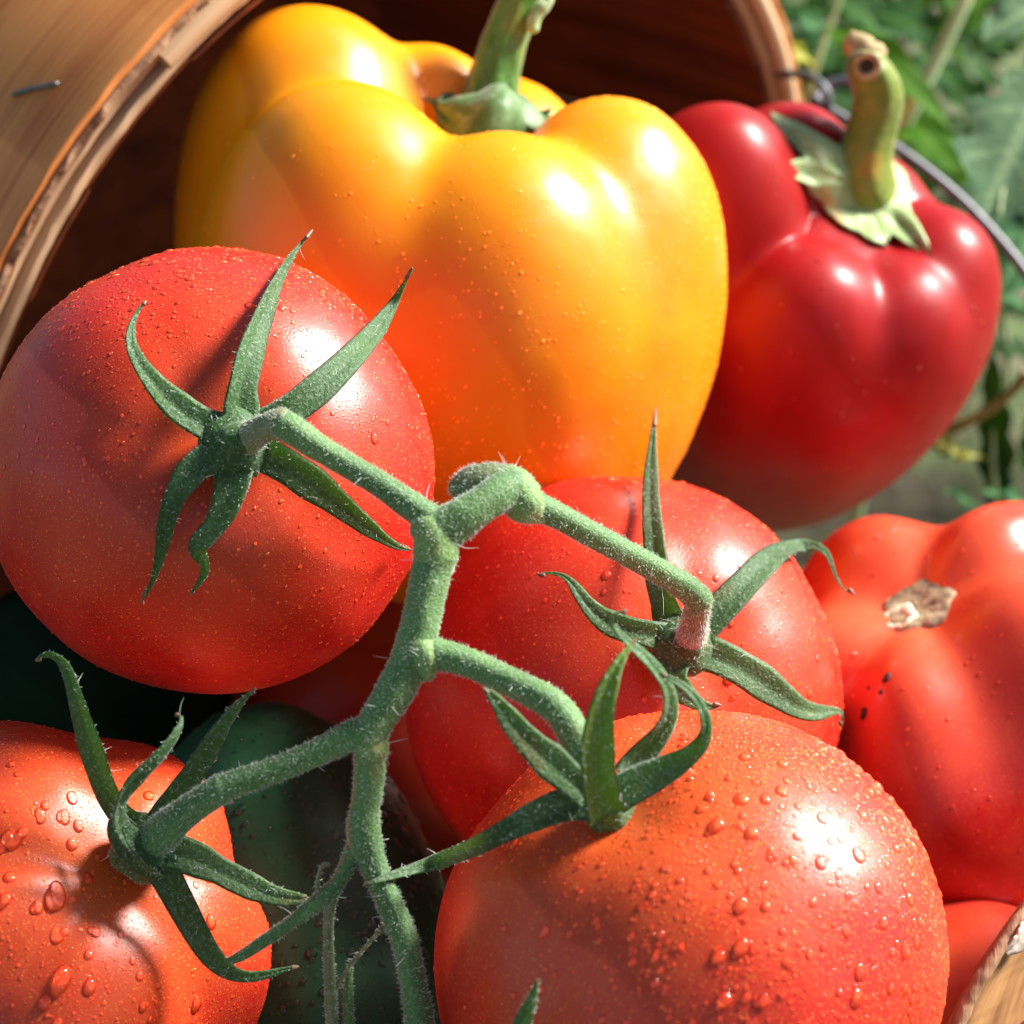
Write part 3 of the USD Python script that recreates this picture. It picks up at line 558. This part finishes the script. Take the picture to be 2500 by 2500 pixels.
# ------------------------------------------------------------------ calyces on the vine tomatoes
def surf(c, R, px, py):
    o = np.array([0, 0, D]); d = unit(at(px, py, 0) - o); b = (o - c) @ d; q = b * b - ((o - c) @ (o - c) - R * R)
    return (o + d * (-b - math.sqrt(q)))[2] if q > 0 else c[2]
def calyx(parent, c, R, ctr, rad, axis, sepals, seed, mat=M_sepal, z0=None):
    zc = (surf(c, R, *ctr) if z0 is None else z0)
    C0 = at(*ctr, zc)
    a = unit(axis); disc = tube([C0 - a * 45, C0 - a * 5, C0 + a * 22, C0 + a * 40], [rad * .95, rad, rad * .8, rad * .45], 16, 26, .16, 5, .06, seed, fs=.02)
    cp = obj('calyx', disc, mat, parent); ms = [disc]
    for i, s in enumerate(sepals):
        pts = [at(px, py, (surf(c, R, px, py) + lift) if rel else lift) for px, py, lift, rel in s['p']]
        m = ribbon(pts, [w_ * (.86 if w_ > 5 else 1) for w_ in s['w']], s.get('t', 9), s.get('cup', .13), s.get('f', (0, 0, 1)), wave=.25, seed=seed + i, twist=s.get('tw', (0, 0)))
        obj('sepal', m, s.get('m', mat), cp); ms.append(m)
        obj('dry_tip', tube([pts[-1] + (pts[-2] - pts[-1]) * .22, pts[-1] + (pts[-2] - pts[-1]) * .1, pts[-1]], [6, 5, 3], 8, 8, .2, fs=.05), M_tip, cp)
    hairs(cp, ms, 2200, 3, 12, seed + 40, 1.1); hairs(cp, ms, 45, 15, 50, seed + 60, 1.2, 'long_hairs')
def P(*pts, rel=True): return [(x_, y_, z_, rel) for x_, y_, z_ in pts]
calyx(tA, cA, RA, (575, 1080), 88, (.12, .14, .98), [
    dict(p=P((560, 1060, -25), (440, 1000, 25), (358, 915, 24.75), (318, 835, 38.5), (330, 770, 52.25), (356, 735, 60.5)), w=[105, 92, 62, 34, 16, 3], tw=(10, 50)),
    dict(p=P((592, 1060, -25), (592, 920, 30), (640, 770, 44), (698, 645, 71.5), (762, 562, 104.5)), w=[105, 98, 74, 34, 3], f=(.5, .1, 1), tw=(0, 35)),
    dict(p=P((600, 1060, -25), (735, 985, 30), (855, 875, 49.5), (945, 765, 82.5), (1006, 655, 126.5)), w=[110, 98, 74, 42, 3], f=(.2, .4, 1), tw=(0, 20)),
    dict(p=P((600, 1090, -25), (720, 1150, 30), (840, 1240, 30.25), (930, 1310, 44), (1002, 1342, 60.5)), w=[110, 98, 72, 38, 3], f=(.1, -.2, 1)),
    dict(p=P((570, 1100, -25), (480, 1140, 20), (422, 1230, 25), (395, 1340, 20), (345, 1470, 20)), w=[100, 84, 62, 36, 3], f=(-.2, -.1, 1)),
    dict(p=P((580, 1100, -25), (562, 1200, 15), (520, 1290, 18), (484, 1338, 26), (500, 1375, 22), (492, 1415, 20), (464, 1452, 18)), w=[110, 88, 70, 52, 34, 20, 3], f=(0, -.2, 1), tw=(0, 25))], 11)
calyx(tB, cB, RB, (1672, 1575), 84, (.3, .1, .95), [
    dict(p=P((1655, 1555, -20), (1618, 1450, 22), (1600, 1330, 49.5), (1590, 1180, 82.5), (1600, 1000, 118.25)), w=[95, 90, 74, 54, 3], f=(-.6, .1, 1), tw=(0, 30)),
    dict(p=P((1690, 1555, -20), (1770, 1480, 27.5), (1870, 1375, 66), (1960, 1335, 104.5), (2010, 1345, 137.5), (2035, 1395, 165), (2085, 1452, 187)), w=[120, 112, 88, 52, 26, 14, 3], f=(.1, .7, 1)),
    dict(p=P((1690, 1590, -20), (1790, 1625, 22), (1890, 1690, 44), (1975, 1738, 71.5), (2040, 1736, 132), (2054, 1772, 165)), w=[125, 112, 96, 62, 26, 3], f=(.2, .2, 1)),
    dict(p=P((1650, 1570, -20), (1560, 1545, 25), (1475, 1515, 24.75), (1420, 1460, 38.5), (1385, 1415, 55), (1312, 1402, 77)), w=[110, 84, 74, 44, 24, 3], f=(-.1, .1, 1), tw=(0, 30)),
    dict(p=P((1660, 1600, -20), (1650, 1660, 30), (1690, 1710, 27.5), (1760, 1722, 33)), w=[100, 80, 50, 3])], 12)
zc = surf(cC, RC, 1480, 1990)
calyx(tC, cC, RC, (1475, 1950), 58, (-.30, .80, .55), [
    dict(p=P((1480, 1985, zc + 6), (1455, 1860, zc + 60), (1465, 1740, zc + 90), (1498, 1640, zc + 100), (1552, 1560, zc + 80), rel=False), w=[112, 100, 70, 40, 3], f=(.15, -.1, 1), m=M_sepalY, cup=.22),
    dict(p=P((1440, 1950, zc - 40), (1370, 1885, zc - 20), (1280, 1800, zc + 10), (1225, 1730, zc + 20), (1180, 1680, zc + 30), rel=False), w=[80, 92, 76, 50, 8], f=(-.3, .5, 1)),
    dict(p=P((1530, 1900, zc - 90), (1575, 1830, zc - 110), (1622, 1765, zc - 90), (1628, 1690, zc - 60), (1580, 1615, zc - 20), (1520, 1558, zc), (1493, 1515, zc + 10), (1530, 1490, zc + 10), rel=False), w=[95, 80, 62, 52, 44, 26, 14, 3], f=(.5, .2, 1), tw=(0, 30)),
    dict(p=P((1500, 1950, zc - 30), (1600, 1895, zc - 20), (1690, 1840, zc), (1722, 1775, zc + 30), (1700, 1710, zc + 40), (1660, 1672, zc + 40), (1612, 1645, zc + 30), rel=False), w=[100, 86, 58, 34, 30, 24, 3], f=(.3, .6, 1)),
    dict(p=P((1470, 1960, 0), (1330, 1985, 40), (1190, 2055, 90), (1060, 2108, 150), (960, 2138, 210), (888, 2162, 260)), w=[110, 84, 62, 44, 26, 3], f=(-.1, .4, 1))], 13, z0=zc - 95)
zd = surf(cD, RD, 360, 2060)
calyx(tD, cD, RD, (372, 2058), 86, (.6, .4, .7), [
    dict(p=P((330, 2010, zd), (270, 1940, zd + 20), (225, 1820, zd + 60), (190, 1710, zd + 70), (160, 1625, zd + 60), (125, 1598, zd + 50), (88, 1612, zd + 30), rel=False), w=[90, 84, 72, 54, 36, 20, 3], f=(-.4, -.2, 1)),
    dict(p=P((330, 2060, zd + 50), (285, 1985, zd + 110), (320, 1910, zd + 150), (380, 1850, zd + 160), (428, 1790, zd + 150), (442, 1755, zd + 130), (430, 1742, zd + 120), rel=False), w=[80, 64, 52, 40, 24, 12, 3], f=(.8, .3, .6)),
    dict(p=P((380, 2010, zd - 20), (450, 1920, zd - 10), (520, 1810, zd + 10), (570, 1735, zd + 20), (624, 1682, zd + 20), rel=False), w=[70, 74, 52, 30, 3], f=(.3, .2, 1)),
    dict(p=P((395, 2075, zd), (500, 2110, zd + 10), (600, 2160, zd), (680, 2190, zd), (750, 2192, zd), rel=False), w=[110, 92, 74, 54, 20], f=(.1, .3, 1)),
    dict(p=P((375, 2080, zd), (425, 2170, zd + 10), (478, 2270, zd), (528, 2345, zd), (590, 2382, zd), (665, 2375, zd - 10), (728, 2360, zd - 20), rel=False), w=[100, 84, 74, 60, 38, 22, 4], f=(-.1, 0, 1)),
    dict(p=P((300, 1975, zd + 40), (290, 2040, zd + 60), (340, 2110, zd + 50), (390, 2140, zd + 20), rel=False), w=[40, 62, 62, 40], f=(-.5, -.2, .8))], 14, z0=zd - 20)

# ------------------------------------------------------------------ the vine
vine = thing('tomato_vine', at(890, 1800, 250), 'fuzzy green tomato vine branching across the front of the tomatoes', 'vine')
VM = []
def vpart(name, pts, radii, mat=M_vine, n=70, k=22, rough=.05, seed=0, label=None, **kw):
    m = tube([at(*p) for p in pts], [r_ * .84 for r_ in radii], n, k, rough + .03, 5, .025, seed, fs=.018, **kw); obj(name, m, mat, vine, label=label); VM.append(m)
vpart('main_stem', [(1075, 1290, 325), (1062, 1360, 332), (1040, 1450, 335), (1018, 1560, 335), (985, 1650, 335), (935, 1735, 335), (905, 1800, 330), (903, 1880, 325), (893, 1960, 318), (888, 2030, 310), (915, 2120, 300), (952, 2210, 290), (988, 2300, 275), (1008, 2400, 262), (1022, 2480, 252), (1030, 2580, 240)],
      [62, 55, 54, 56, 55, 50, 48, 42, 42, 48, 38, 36, 38, 37, 42, 36], n=150)
vpart('top_stem', [(1065, 1300, 325), (1120, 1270, 330), (1180, 1230, 320), (1235, 1195, 285), (1255, 1180, 255)], [66, 58, 52, 56, 46], n=50, label='short thick stem joining the two upper branches')
vpart('knuckle', [(1235, 1180, 262), (1256, 1195, 268), (1275, 1222, 262), (1300, 1238, 246), (1325, 1246, 236)], [50, 60, 62, 50, 40], M_node, 40)
vpart('knuckle', [(1040, 1285, 325), (1060, 1310, 334), (1064, 1345, 334), (1058, 1385, 333)], [50, 62, 62, 54], M_node, 34)
vpart('stem_stub', [(1235, 1180, 262), (1190, 1178, 262), (1150, 1186, 262), (1128, 1200, 262)], [52, 54, 52, 44], M_brown, 24, label='brown broken end of the vine')
vpart('branch', [(1080, 1290, 325), (1010, 1240, 322), (930, 1185, 318), (850, 1137, 315), (765, 1085, 312), (705, 1045, 305), (678, 1035, 298)], [52, 40, 36, 36, 38, 42, 38], n=80)
vpart('pedicel', [(690, 1030, 300), (660, 1040, 290), (622, 1060, 258), (596, 1078, 222), (575, 1088, 185)], [40, 38, 44, 50, 46], M_brown, 40, label='thick grey-green stalk seated in the calyx')
zb = surf(cB, RB, 1670, 1580)
vpart('branch', [(1268, 1225, 255), (1330, 1245, 235), (1420, 1292, 180), (1520, 1346, 100), (1610, 1396, 20), (1680, 1440, -40), (1705, 1465, -70)], [48, 40, 36, 36, 37, 41, 42], n=80)
vpart('pedicel', [(1708, 1460, -75), (1700, 1500, -110), (1690, 1545, zb + 70), (1678, 1585, zb + 10)], [40, 40, 46, 48], M_brown, 40, label='brownish stalk bent down into the calyx')
vpart('branch', [(1015, 1590, 335), (1080, 1600, 345), (1160, 1625, 360), (1250, 1668, 385), (1340, 1715, 420), (1385, 1765, 440), (1420, 1840, 455), (1445, 1900, 450), (1462, 1950, 430)], [58, 44, 40, 40, 44, 44, 42, 44, 46], n=90)
vpart('knuckle', [(1010, 1560, 348), (1035, 1600, 352), (1040, 1645, 340)], [30, 46, 26], M_node, 24)
vpart('branch', [(905, 1790, 330), (850, 1800, 330), (760, 1843, 328), (650, 1887, 326), (570, 1915, 322), (530, 1932, 318)], [50, 42, 37, 36, 38, 40], n=80)
vpart('pedicel', [(540, 1927, 318), (500, 1952, 310), (440, 1995, 290), (395, 2035, 262), (372, 2062, 230)], [44, 42, 46, 52, 52], M_vine, 50)
vpart('knuckle', [(880, 1815, 340), (915, 1835, 342), (925, 1800, 334)], [22, 34, 22], M_node, 20)
vpart('side_shoot', [(885, 2040, 305), (855, 2095, 295), (828, 2150, 285), (785, 2195, 275), (720, 2245, 265), (640, 2300, 262), (585, 2335, 262), (556, 2346, 260)], [34, 24, 22, 26, 19, 18, 15, 10], n=80, k=16)
vpart('side_shoot', [(812, 2170, 280), (804, 2220, 270), (802, 2300, 255), (806, 2400, 240), (812, 2520, 225), (815, 2600, 215)], [20, 16, 15, 17, 19, 20], M_brown, 70, 16)
vpart('twig', [(815, 2420, 240), (850, 2365, 235), (890, 2315, 230), (930, 2268, 225), (938, 2258, 225)], [7, 7, 6, 6, 9], M_brown, 40, 10)
vpart('twig', [(858, 2600, 200), (853, 2500, 205), (850, 2400, 210), (862, 2345, 212)], [18, 16, 13, 5], M_vine, 40, 12)
vpart('twig', [(782, 2200, 278), (775, 2165, 285), (780, 2130, 290), (792, 2110, 292), (803, 2112, 292)], [8, 7, 6, 6, 5], M_brown, 30, 10)
tipm = ribbon([at(1262, 2600, 640), at(1278, 2500, 660), at(1300, 2440, 680), at(1312, 2392, 690)], [50, 44, 26, 3], 14, .15, (-.4, .1, 1)); obj('leaf_tip', tipm, M_sepal, vine, label='pointed green leaf tip rising from the bottom edge'); VM.append(tipm)
hairs(vine, VM, 22000, 4, 11, 77, .9); hairs(vine, VM, 110, 20, 70, 78, 1.2, 'long_hairs')

# ------------------------------------------------------------------ droplets on the fruit
def facing_sun(N): return np.clip(N @ unit(SUN_DIR), 0, 1)
droplets(tA, mA, W_dew, 101, lambda x, y, N, P: np.where(y < 830, .9, np.where(x > 860, .55, .16)) * (.3 + .7 * meshkit.noise(P * .012, 3)), 15000, 2.2, 5.4)
droplets(tA, mA, W_red, 102, lambda x, y, N, P: np.where(y < 760, 1, .05), 1100, 6, 13, 2)
droplets(tA, mA, W_red, 103, lambda x, y, N, P: np.exp(-(((x - 190) / 190) ** 2 + ((y - 1130) / 190) ** 2)), 3000, 3, 8)
big_drops(tA, mA, W_red, [(350, 618, 17), (620, 612, 20), (545, 640, 11), (700, 690, 12), (420, 640, 10), (870, 860, 12)], 105)
droplets(tB, mB, W_dew, 111, lambda x, y, N, P: np.where(x > 1600, .8, .25), 9000, 2.2, 5.2)
scatter_big(tB, mB, W_red, 112, lambda x, y, N, P: (x > 1350) & (y < 1800), 900, 36, 8, 17)
droplets(tC, mC, W_dew, 121, lambda x, y, N, P: np.clip((x + (2400 - y) * .5 - 1300) / 800, .03, 1) * (.25 + .75 * (meshkit.noise(np.stack([(x * .55 + y * .83) * .055, (x * .83 - y * .55) * .006, x * 0], -1), 5) > .40)), 36000, 2.0, 5.0)
droplets(tC, mC, W_red, 122, lambda x, y, N, P: np.clip((x + (2400 - y) * .5- 1250) / 900, .03, 1) * .7, 3200, 5.5, 10, 2)
scatter_big(tC, mC, W_red, 123, lambda x, y, N, P: (x > 1700) & (x < 2240) & (y > 1830), 2500, 80, 9, 19)
scatter_big(tC, mC, W_red, 124, lambda x, y, N, P: (x < 1650) & (y > 2250) & (x > 1200), 1200, 40, 6, 13)
droplets(tD, mD, W_dew, 131, lambda x, y, N, P: np.where(y > 2150, .8, .35), 9000, 2.2, 5.2)
scatter_big(tD, mD, W_red, 132, lambda x, y, N, P: (y > 1850) & (x < 560), 1600, 60, 8, 18)
big_drops(tD, mD, W_red, [(135, 2190, 30), (155, 1995, 17), (100, 1990, 16), (215, 2145, 13), (90, 2215, 16), (30, 2050, 24), (10, 2200, 17), (140, 2285, 17), (150, 2395, 26), (230, 2275, 15)], 133)
droplets(tE, mE, W_red, 141, lambda x, y, N, P: .5 + 0 * x, 1400, 4, 8)
droplets(tY, mY, W_yel, 151, lambda x, y, N, P: np.clip((x - 750) / 800, .05, 1) * (.3 + .7 * meshkit.noise(P * .01, 6)), 16000, 2.0, 4.4)
droplets(tY, mY, W_yel, 152, lambda x, y, N, P: np.clip((x - 900) / 900, .05, 1), 120, 4.5, 6.5, 2)
droplets(tR, mR, W_red, 161, lambda x, y, N, P: .4 + 0 * x, 500, 4, 9)
droplets(tH, mH, W_grn, 171, lambda x, y, N, P: .8 + 0 * x, 2600, 4, 10)
scatter_big(tH, mH, W_grn, 172, lambda x, y, N, P: (y > 1950) & (x > 500), 900, 60, 9, 17)

# ------------------------------------------------------------------ bent splint in the lower right corner
def splint():
    t = thing('wood_splint', at(2450, 2500, -380), 'tan curved wood splint with a pale scraped patch, bottom right corner', 'wood')
    n = 60; u = np.linspace(0, 1, n)
    edge, _ = spline([at(px, py, z) for px, py, z in ((2580, 2080, -520), (2500, 2185, -450), (2425, 2290, -390), (2355, 2400, -350), (2300, 2520, -330), (2262, 2640, -330))], n)
    out = unit((.80, .34, -.48)); nrm = unit(np.cross(unit(edge[-1] - edge[0]), out)); nrm = nrm if nrm[2] > 0 else -nrm
    W, T_ = 620., 34.
    ring, G = [], []
    for i in range(n):
        row, gr = [], []
        for s_, top in [(s_, 1) for s_ in np.linspace(0, 1, 12)] + [(s_, 0) for s_ in np.linspace(1, 0, 12)]:
            bow = -120 * (s_ ** 2) + (8 if s_ < .04 else 0)
            p = edge[i] + out * W * s_ + nrm * (bow + T_ * top * (.55 if s_ in (0, 1) else 1)); row.append(p); gr.append((u[i] * 700 * S, s_ * W * S, top * T_ * S))
        ring.append(row); G.append(gr)
    G = np.array(G).reshape(-1, 3); m = loft(np.array(ring)); m.vertices[:n * 24] += nrm * ((meshkit.fbm(m.vertices[:n * 24] * .02, 3, 3) - .5) * 14)[:, None]
    strip('board', (m, np.vstack([G, G[:24].mean(0), G[-24:].mean(0)])), M_bark, t)
    rimp = [e + nrm * 34 + out * 14 for e in edge[2:-2:5]]
    mm = tube(rimp, [18] * len(rimp), 80, 10, .35, seed=2, fs=.03); obj('rough_edge', mm, M_edge, t, attrs={'grain': mm.vertices * S})
    e0 = edge[21] + nrm * 46; e1 = edge[29] + nrm * 46
    mm = ribbon([e0 + out * 40, (e0 + e1) / 2 + out * 62 + nrm * 6, e1 + out * 40], [36, 62, 20], 16, .1, nrm, wave=.4, seed=3); obj('scraped_patch', mm, M_pale, t)
splint()

# ------------------------------------------------------------------ plants behind
def leaf_mesh(base, tip, normal, width, lobes=5, depth=.35, curl=.15, fold=.12, seed=0, n=46, k=13):
    base, tip = np.asarray(base, float), np.asarray(tip, float); L = np.linalg.norm(tip - base); T = (tip - base) / L
    N = unit(np.asarray(normal, float) - (np.asarray(normal, float) @ T) * T); B = np.cross(T, N); r = np.random.default_rng(seed)
    u = np.linspace(0, 1, n); env = np.sin(np.pi * np.clip(u, 0, 1) ** .75) ** .8
    V, vein = [], []
    s = np.linspace(-1, 1, k); pl, pr = r.random() * .3, r.random() * .3
    for i, t in enumerate(u):
        tooth = lambda q: 1 - depth * (abs(((t * lobes + q) % 1) - .5) * 2) ** 1.5 - .08 * (abs(((t * lobes * 4 + q) % 1) - .5) * 2)
        w = width / 2 * env[i] + 1.5
        row = []
        for j, sv in enumerate(s):
            f_ = tooth(pl) if sv < 0 else tooth(pr)
            y = sv * w * (1 + (f_ - 1) * abs(sv)); along = t * L + abs(sv) * w * .25 * (1 - t)
            z = fold * abs(y) - curl * L * (t - .3) ** 2 + 9 * math.sin(t * 16 + sv * 3 + seed) * abs(sv) + 14 * math.sin(t * 7 + seed * 2) * sv
            row.append(base + T * along + B * y + N * z)
            side = abs(((t * lobes - abs(sv) * .9 + (pl if sv < 0 else pr)) % 1) - .5) * 2
            vein.append(max(math.exp(-(abs(y) / 9) ** 2), .7 * (side > .9)))
        V.append(row)
    V = np.array(V).reshape(-1, 3); i, j = np.meshgrid(np.arange(n - 1), np.arange(k - 1), indexing='ij'); a = i * k + j
    F = np.vstack([np.stack([a, a + 1, a + k + 1], -1).reshape(-1, 3), np.stack([a, a + k + 1, a + k], -1).reshape(-1, 3)])
    return trimesh.Trimesh(V, F, process=False), np.array(vein)
def leafmat(name, a, b, vein, trans=.3, tcol=(.25, .45, .03), rough=.7):
    n = {'tc': ('texture_coordinate', {}), 'n1': ('noise_texture', {'scale': 90.0, 'detail': 4.0}), 'r1': ('rgb_ramp', {'ramp': [(.35, a), (.65, b)]}), 'at': ('attribute', {'attribute': 'vein'}), 'sp': ('separate_color', {}),
         'm': ('mix_color', {'b': vein}), 'n2': ('noise_texture', {'scale': 500.0, 'detail': 3.0}), 'bp': ('bump', {'strength': .5, 'distance': .0008}),
         'p': ('principled_bsdf', {'roughness': rough, 'specular_ior_level': .1}), 't': ('translucent_bsdf', {'color': tcol}), 'mx': ('mix_closure', {'fac': trans})}
    return usdkit.material(stage, LK + name, n, [('tc.object', 'n1.vector'), ('tc.object', 'n2.vector'), ('n1.fac', 'r1.fac'), ('r1.color', 'm.a'), ('at.color', 'sp.color'), ('sp.r', 'm.fac'), ('m.result', 'p.base_color'), ('n2.fac', 'bp.height'), ('bp.normal', 'p.normal'),
        ('p.BSDF', 'mx.closure1'), ('t.BSDF', 'mx.closure2')], surface='mx.closure')
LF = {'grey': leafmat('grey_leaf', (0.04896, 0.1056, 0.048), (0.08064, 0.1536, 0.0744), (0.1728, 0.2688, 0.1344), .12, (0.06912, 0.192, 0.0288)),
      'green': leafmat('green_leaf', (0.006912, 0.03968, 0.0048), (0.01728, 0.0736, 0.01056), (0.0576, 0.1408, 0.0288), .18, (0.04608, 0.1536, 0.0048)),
      'bright': leafmat('sun_toned_leaf', (0.0288, 0.1024, 0.00288), (0.05184, 0.1472, 0.00576), (0.09216, 0.2048, 0.024), .32, (0.1037, 0.2688, 0.0048)),  # leaf copy with sunlight put into a lighter, yellower colour
      'dark': leafmat('shade_toned_leaf', (0.00576, 0.0224, 0.00384), (0.01267, 0.03968, 0.00672), (0.03456, 0.0832, 0.0192), .1, (0.03456, 0.1024, 0.0048)),  # leaf copy with the shade of dark gaps put into its colour
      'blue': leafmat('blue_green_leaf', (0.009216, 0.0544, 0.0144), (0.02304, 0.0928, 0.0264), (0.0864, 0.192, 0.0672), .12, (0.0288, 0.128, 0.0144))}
M_pstem = plant('weed_stem_skin', (.22, .32, .12), (.36, .46, .22), (.5, .6, .4), pw=.3)
M_ywl = leafmat('yellowing_leaf', (.28, .32, .02), (.40, .40, .05), (.5, .5, .2), .3, (.5, .5, .05))
def weed(label, root_px, leaves, stems, group=None):
    root = at_h(*root_px, GROUND); t = thing('leafy_plant', root, label, 'plant', group)
    for i, s_ in enumerate(stems):
        pp = [at(*p) for p in s_[0]]; pp = [pp[0] - UP * (pp[0] @ UP - GROUND + 60), pp[0] - UP * (pp[0] @ UP - GROUND) * .5] + pp
        obj('stem', tube(pp, [s_[1][0]] * 2 + list(s_[1]), 60, 12, .05, seed=i), M_pstem, t)
    for i, (b, tp, nrm, w, kind, lob, dep, cu) in enumerate(leaves):
        m, ve = leaf_mesh(at(*b), at(*tp), nrm, w, lob, dep, cu, .10, len(leaves) * 31 + i * 7 + int(root_px[0])); obj('leaf', m, LF[kind] if kind in LF else M_ywl, t, attrs={'vein': ve})
UPn = (0, .5, .85)
weed('plant with broad pale grey-green lobed leaves right of the wire handle', (2560, 900), [
    ((2560, 170, -3300), (2370, 600, -3000), (.4, .4, 1), 520, 'grey', 4, .42, .1), ((2600, 420, -3300), (2440, 720, -2950), (.3, .5, 1), 330, 'blue', 4, .4, .15),
    ((2540, 230, -3500), (2330, 350, -3300), (.1, .8, .6), 200, 'grey', 4, .4, .2), ((2600, -30, -3500), (2400, 90, -3300), (.3, .6, 1), 260, 'grey', 4, .3, .1)],
    [([(2600, 900, -3700), (2580, 500, -3500), (2520, 330, -3350), (2440, 520, -3080)], [22, 20, 15, 7])])
weed('plant with a bright yellow-green sunlit leaf arching over the pepper stem', (2250, 520), [
    ((2020, 60, -3900), (2330, 250, -3600), (-.2, .7, .7), 190, 'bright', 3, .1, .5), ((2180, 260, -4000), (2360, 420, -3700), (.1, .5, .9), 240, 'bright', 4, .3, .2),
    ((2130, 30, -4300), (2330, 90, -4200), (.0, .6, .8), 240, 'green', 4, .3, .2), ((2240, 120, -4200), (2420, 290, -4000), (.1, .6, .8), 200, 'green', 4, .3, .2),
    ((2300, 330, -4000), (2180, 520, -3800), (.0, .5, .9), 220, 'green', 4, .3, .2), ((2420, -20, -4300), (2290, 70, -4200), (.0, .6, .8), 200, 'bright', 3, .3, .2)],
    [([(2130, 470, -4100), (2190, 330, -3950), (2270, 180, -3900), (2370, -30, -3900)], [30, 30, 28, 26])])
weed('plant with soft grey-green feathery leaves just behind the basket rim', (1990, 420), [
    ((1850, 150, -4300), (2080, 60, -4100), (-.1, .7, .7), 190, 'blue', 5, .5, .1), ((1880, 30, -4500), (2060, 20, -4300), (0, .7, .7), 160, 'green', 5, .5, .2),
    ((1860, 60, -4400), (1990, 170, -4200), (.0, .6, .8), 170, 'green', 5, .4, .2), ((2080, 120, -4500), (1900, 10, -4400), (.0, .6, .8), 200, 'blue', 5, .45, .2),
    ((1900, 100, -4000), (1995, 165, -3950), (.1, .8, .6), 105, 'yellow', 2, .1, .1), ((1880, 210, -4600), (2060, 300, -4400), (0, .7, .7), 200, 'dark', 5, .4, .2), ((2010, 260, -4500), (2150, 330, -4300), (0, .7, .7), 170, 'green', 5, .4, .2)],
    [([(1975, 290, -4100), (1985, 190, -4050), (2020, 80, -4050), (2060, -40, -4050)], [13, 13, 12, 11])])
weed('low dark green weed between the red pepper and the ribbed tomato', (2420, 1330), [
    ((2440, 1260, -3900), (2420, 860, -3500), (-.2, .3, 1), 160, 'dark', 4, .35, .1), ((2400, 1240, -3800), (2300, 1190, -3600), (0, .7, .7), 90, 'blue', 4, .3, .1),
    ((2520, 1240, -3700), (2400, 1190, -3500), (0, .7, .7), 110, 'blue', 4, .3, .1), ((2520, 1290, -3600), (2380, 1300, -3500), (0, .8, .6), 120, 'green', 4, .3, .1),
    ((2500, 1150, -3900), (2560, 950, -3700), (.1, .4, .9), 120, 'green', 4, .3, .2), ((2300, 1010, -3800), (2390, 880, -3650), (-.3, .5, .9), 90, 'green', 5, .5, .2)],
    [([(2440, 1330, -3950), (2430, 1200, -3800), (2425, 1050, -3650)], [12, 10, 5])])
weed('shaded weed under the wire handle at the right edge', (2460, 880), [
    ((2520, 760, -3700), (2380, 690, -3500), (.1, .7, .7), 190, 'blue', 4, .4, .1), ((2540, 690, -3900), (2420, 620, -3700), (.1, .7, .7), 170, 'green', 4, .4, .1),
    ((2330, 470, -3900), (2450, 560, -3800), (.1, .8, .6), 120, 'bright', 4, .2, .1), ((2360, 420, -4200), (2250, 470, -4000), (0, .7, .7), 110, 'green', 4, .2, .1), ((2560, 880, -4000), (2400, 830, -4000), (0, .8, .5), 260, 'dark', 4, .4, .1)],
    [([(2460, 900, -4100), (2450, 780, -3900), (2440, 680, -3700)], [12, 10, 6])])
# twig with withered bits
tw = thing('dry_twig', at(2350, 1030, -3500), 'brown-yellow twig with withered leaf bits below the red pepper', 'twig')
obj('stick', tube([at(px, py, z) for px, py, z in ((2270, 1075, -3550), (2340, 1040, -3500), (2400, 1010, -3470), (2450, 975, -3450), (2505, 915, -3420))], [26, 24, 20, 20, 22], 40, 12, .15, seed=3), plain('twig_bark', (.20, .16, .03), var=.4), tw)
for b, tp, w, kk in (((2270, 1060, -3500), (2360, 1120, -3450), 90, 'yellow'), ((2290, 1060, -3500), (2330, 960, -3450), 70, 'green'), ((2270, 1080, -3520), (2330, 1110, -3480), 60, 'dark'), ((2330, 1110, -3470), (2405, 1115, -3450), 36, 'yellow')):
    m, ve = leaf_mesh(at(*b), at(*tp), (0, .5, .9), w, 3, .5, .1, .1, int(w)); obj('withered_leaf', m, LF[kk] if kk in LF else M_ywl, tw, attrs={'vein': ve})
# dense growth farther back, reads as one mass
parts, pv = {'green': [], 'dark': [], 'bright': []}, {'green': [], 'dark': [], 'bright': []}
for i in range(420):
    px, py = rng.uniform(1500, 2750), rng.uniform(-350, 760); hgt = 0
    if px < 1780 and py > 200: continue
    z = rng.uniform(-8000, -4600) if py < 420 else rng.uniform(-6500, -4300)
    b = at(px, py, z); 
    if b @ UP < GROUND: b = b + UP * (GROUND - b @ UP + 30)
    an = rng.uniform(0, 6.28); ln = rng.uniform(220, 480); dr = unit((math.cos(an), math.sin(an) * .7, rng.uniform(-.2, .7)))
    kk = ['dark', 'green', 'bright'][int(rng.choice(3, p=[.55, .35, .10]))]
    m, ve = leaf_mesh(b, b + dr * ln, (rng.normal() * .4, .7, .7), ln * rng.uniform(.35, .6), 4, .4, .2, .1, i, 18, 7); parts[kk].append(m); pv[kk].append(ve)
for kk in parts:
    obj('undergrowth', join(parts[kk]), LF[kk], attrs={'vein': np.concatenate(pv[kk])}, kind='stuff', label={'green': 'blurred dense green leaves at the back of the garden', 'dark': 'blurred leaves at the back of the garden, shade put into their dark colour', 'bright': 'blurred leaves at the back of the garden, sunlight put into their yellow-green colour'}[kk], cat='undergrowth')
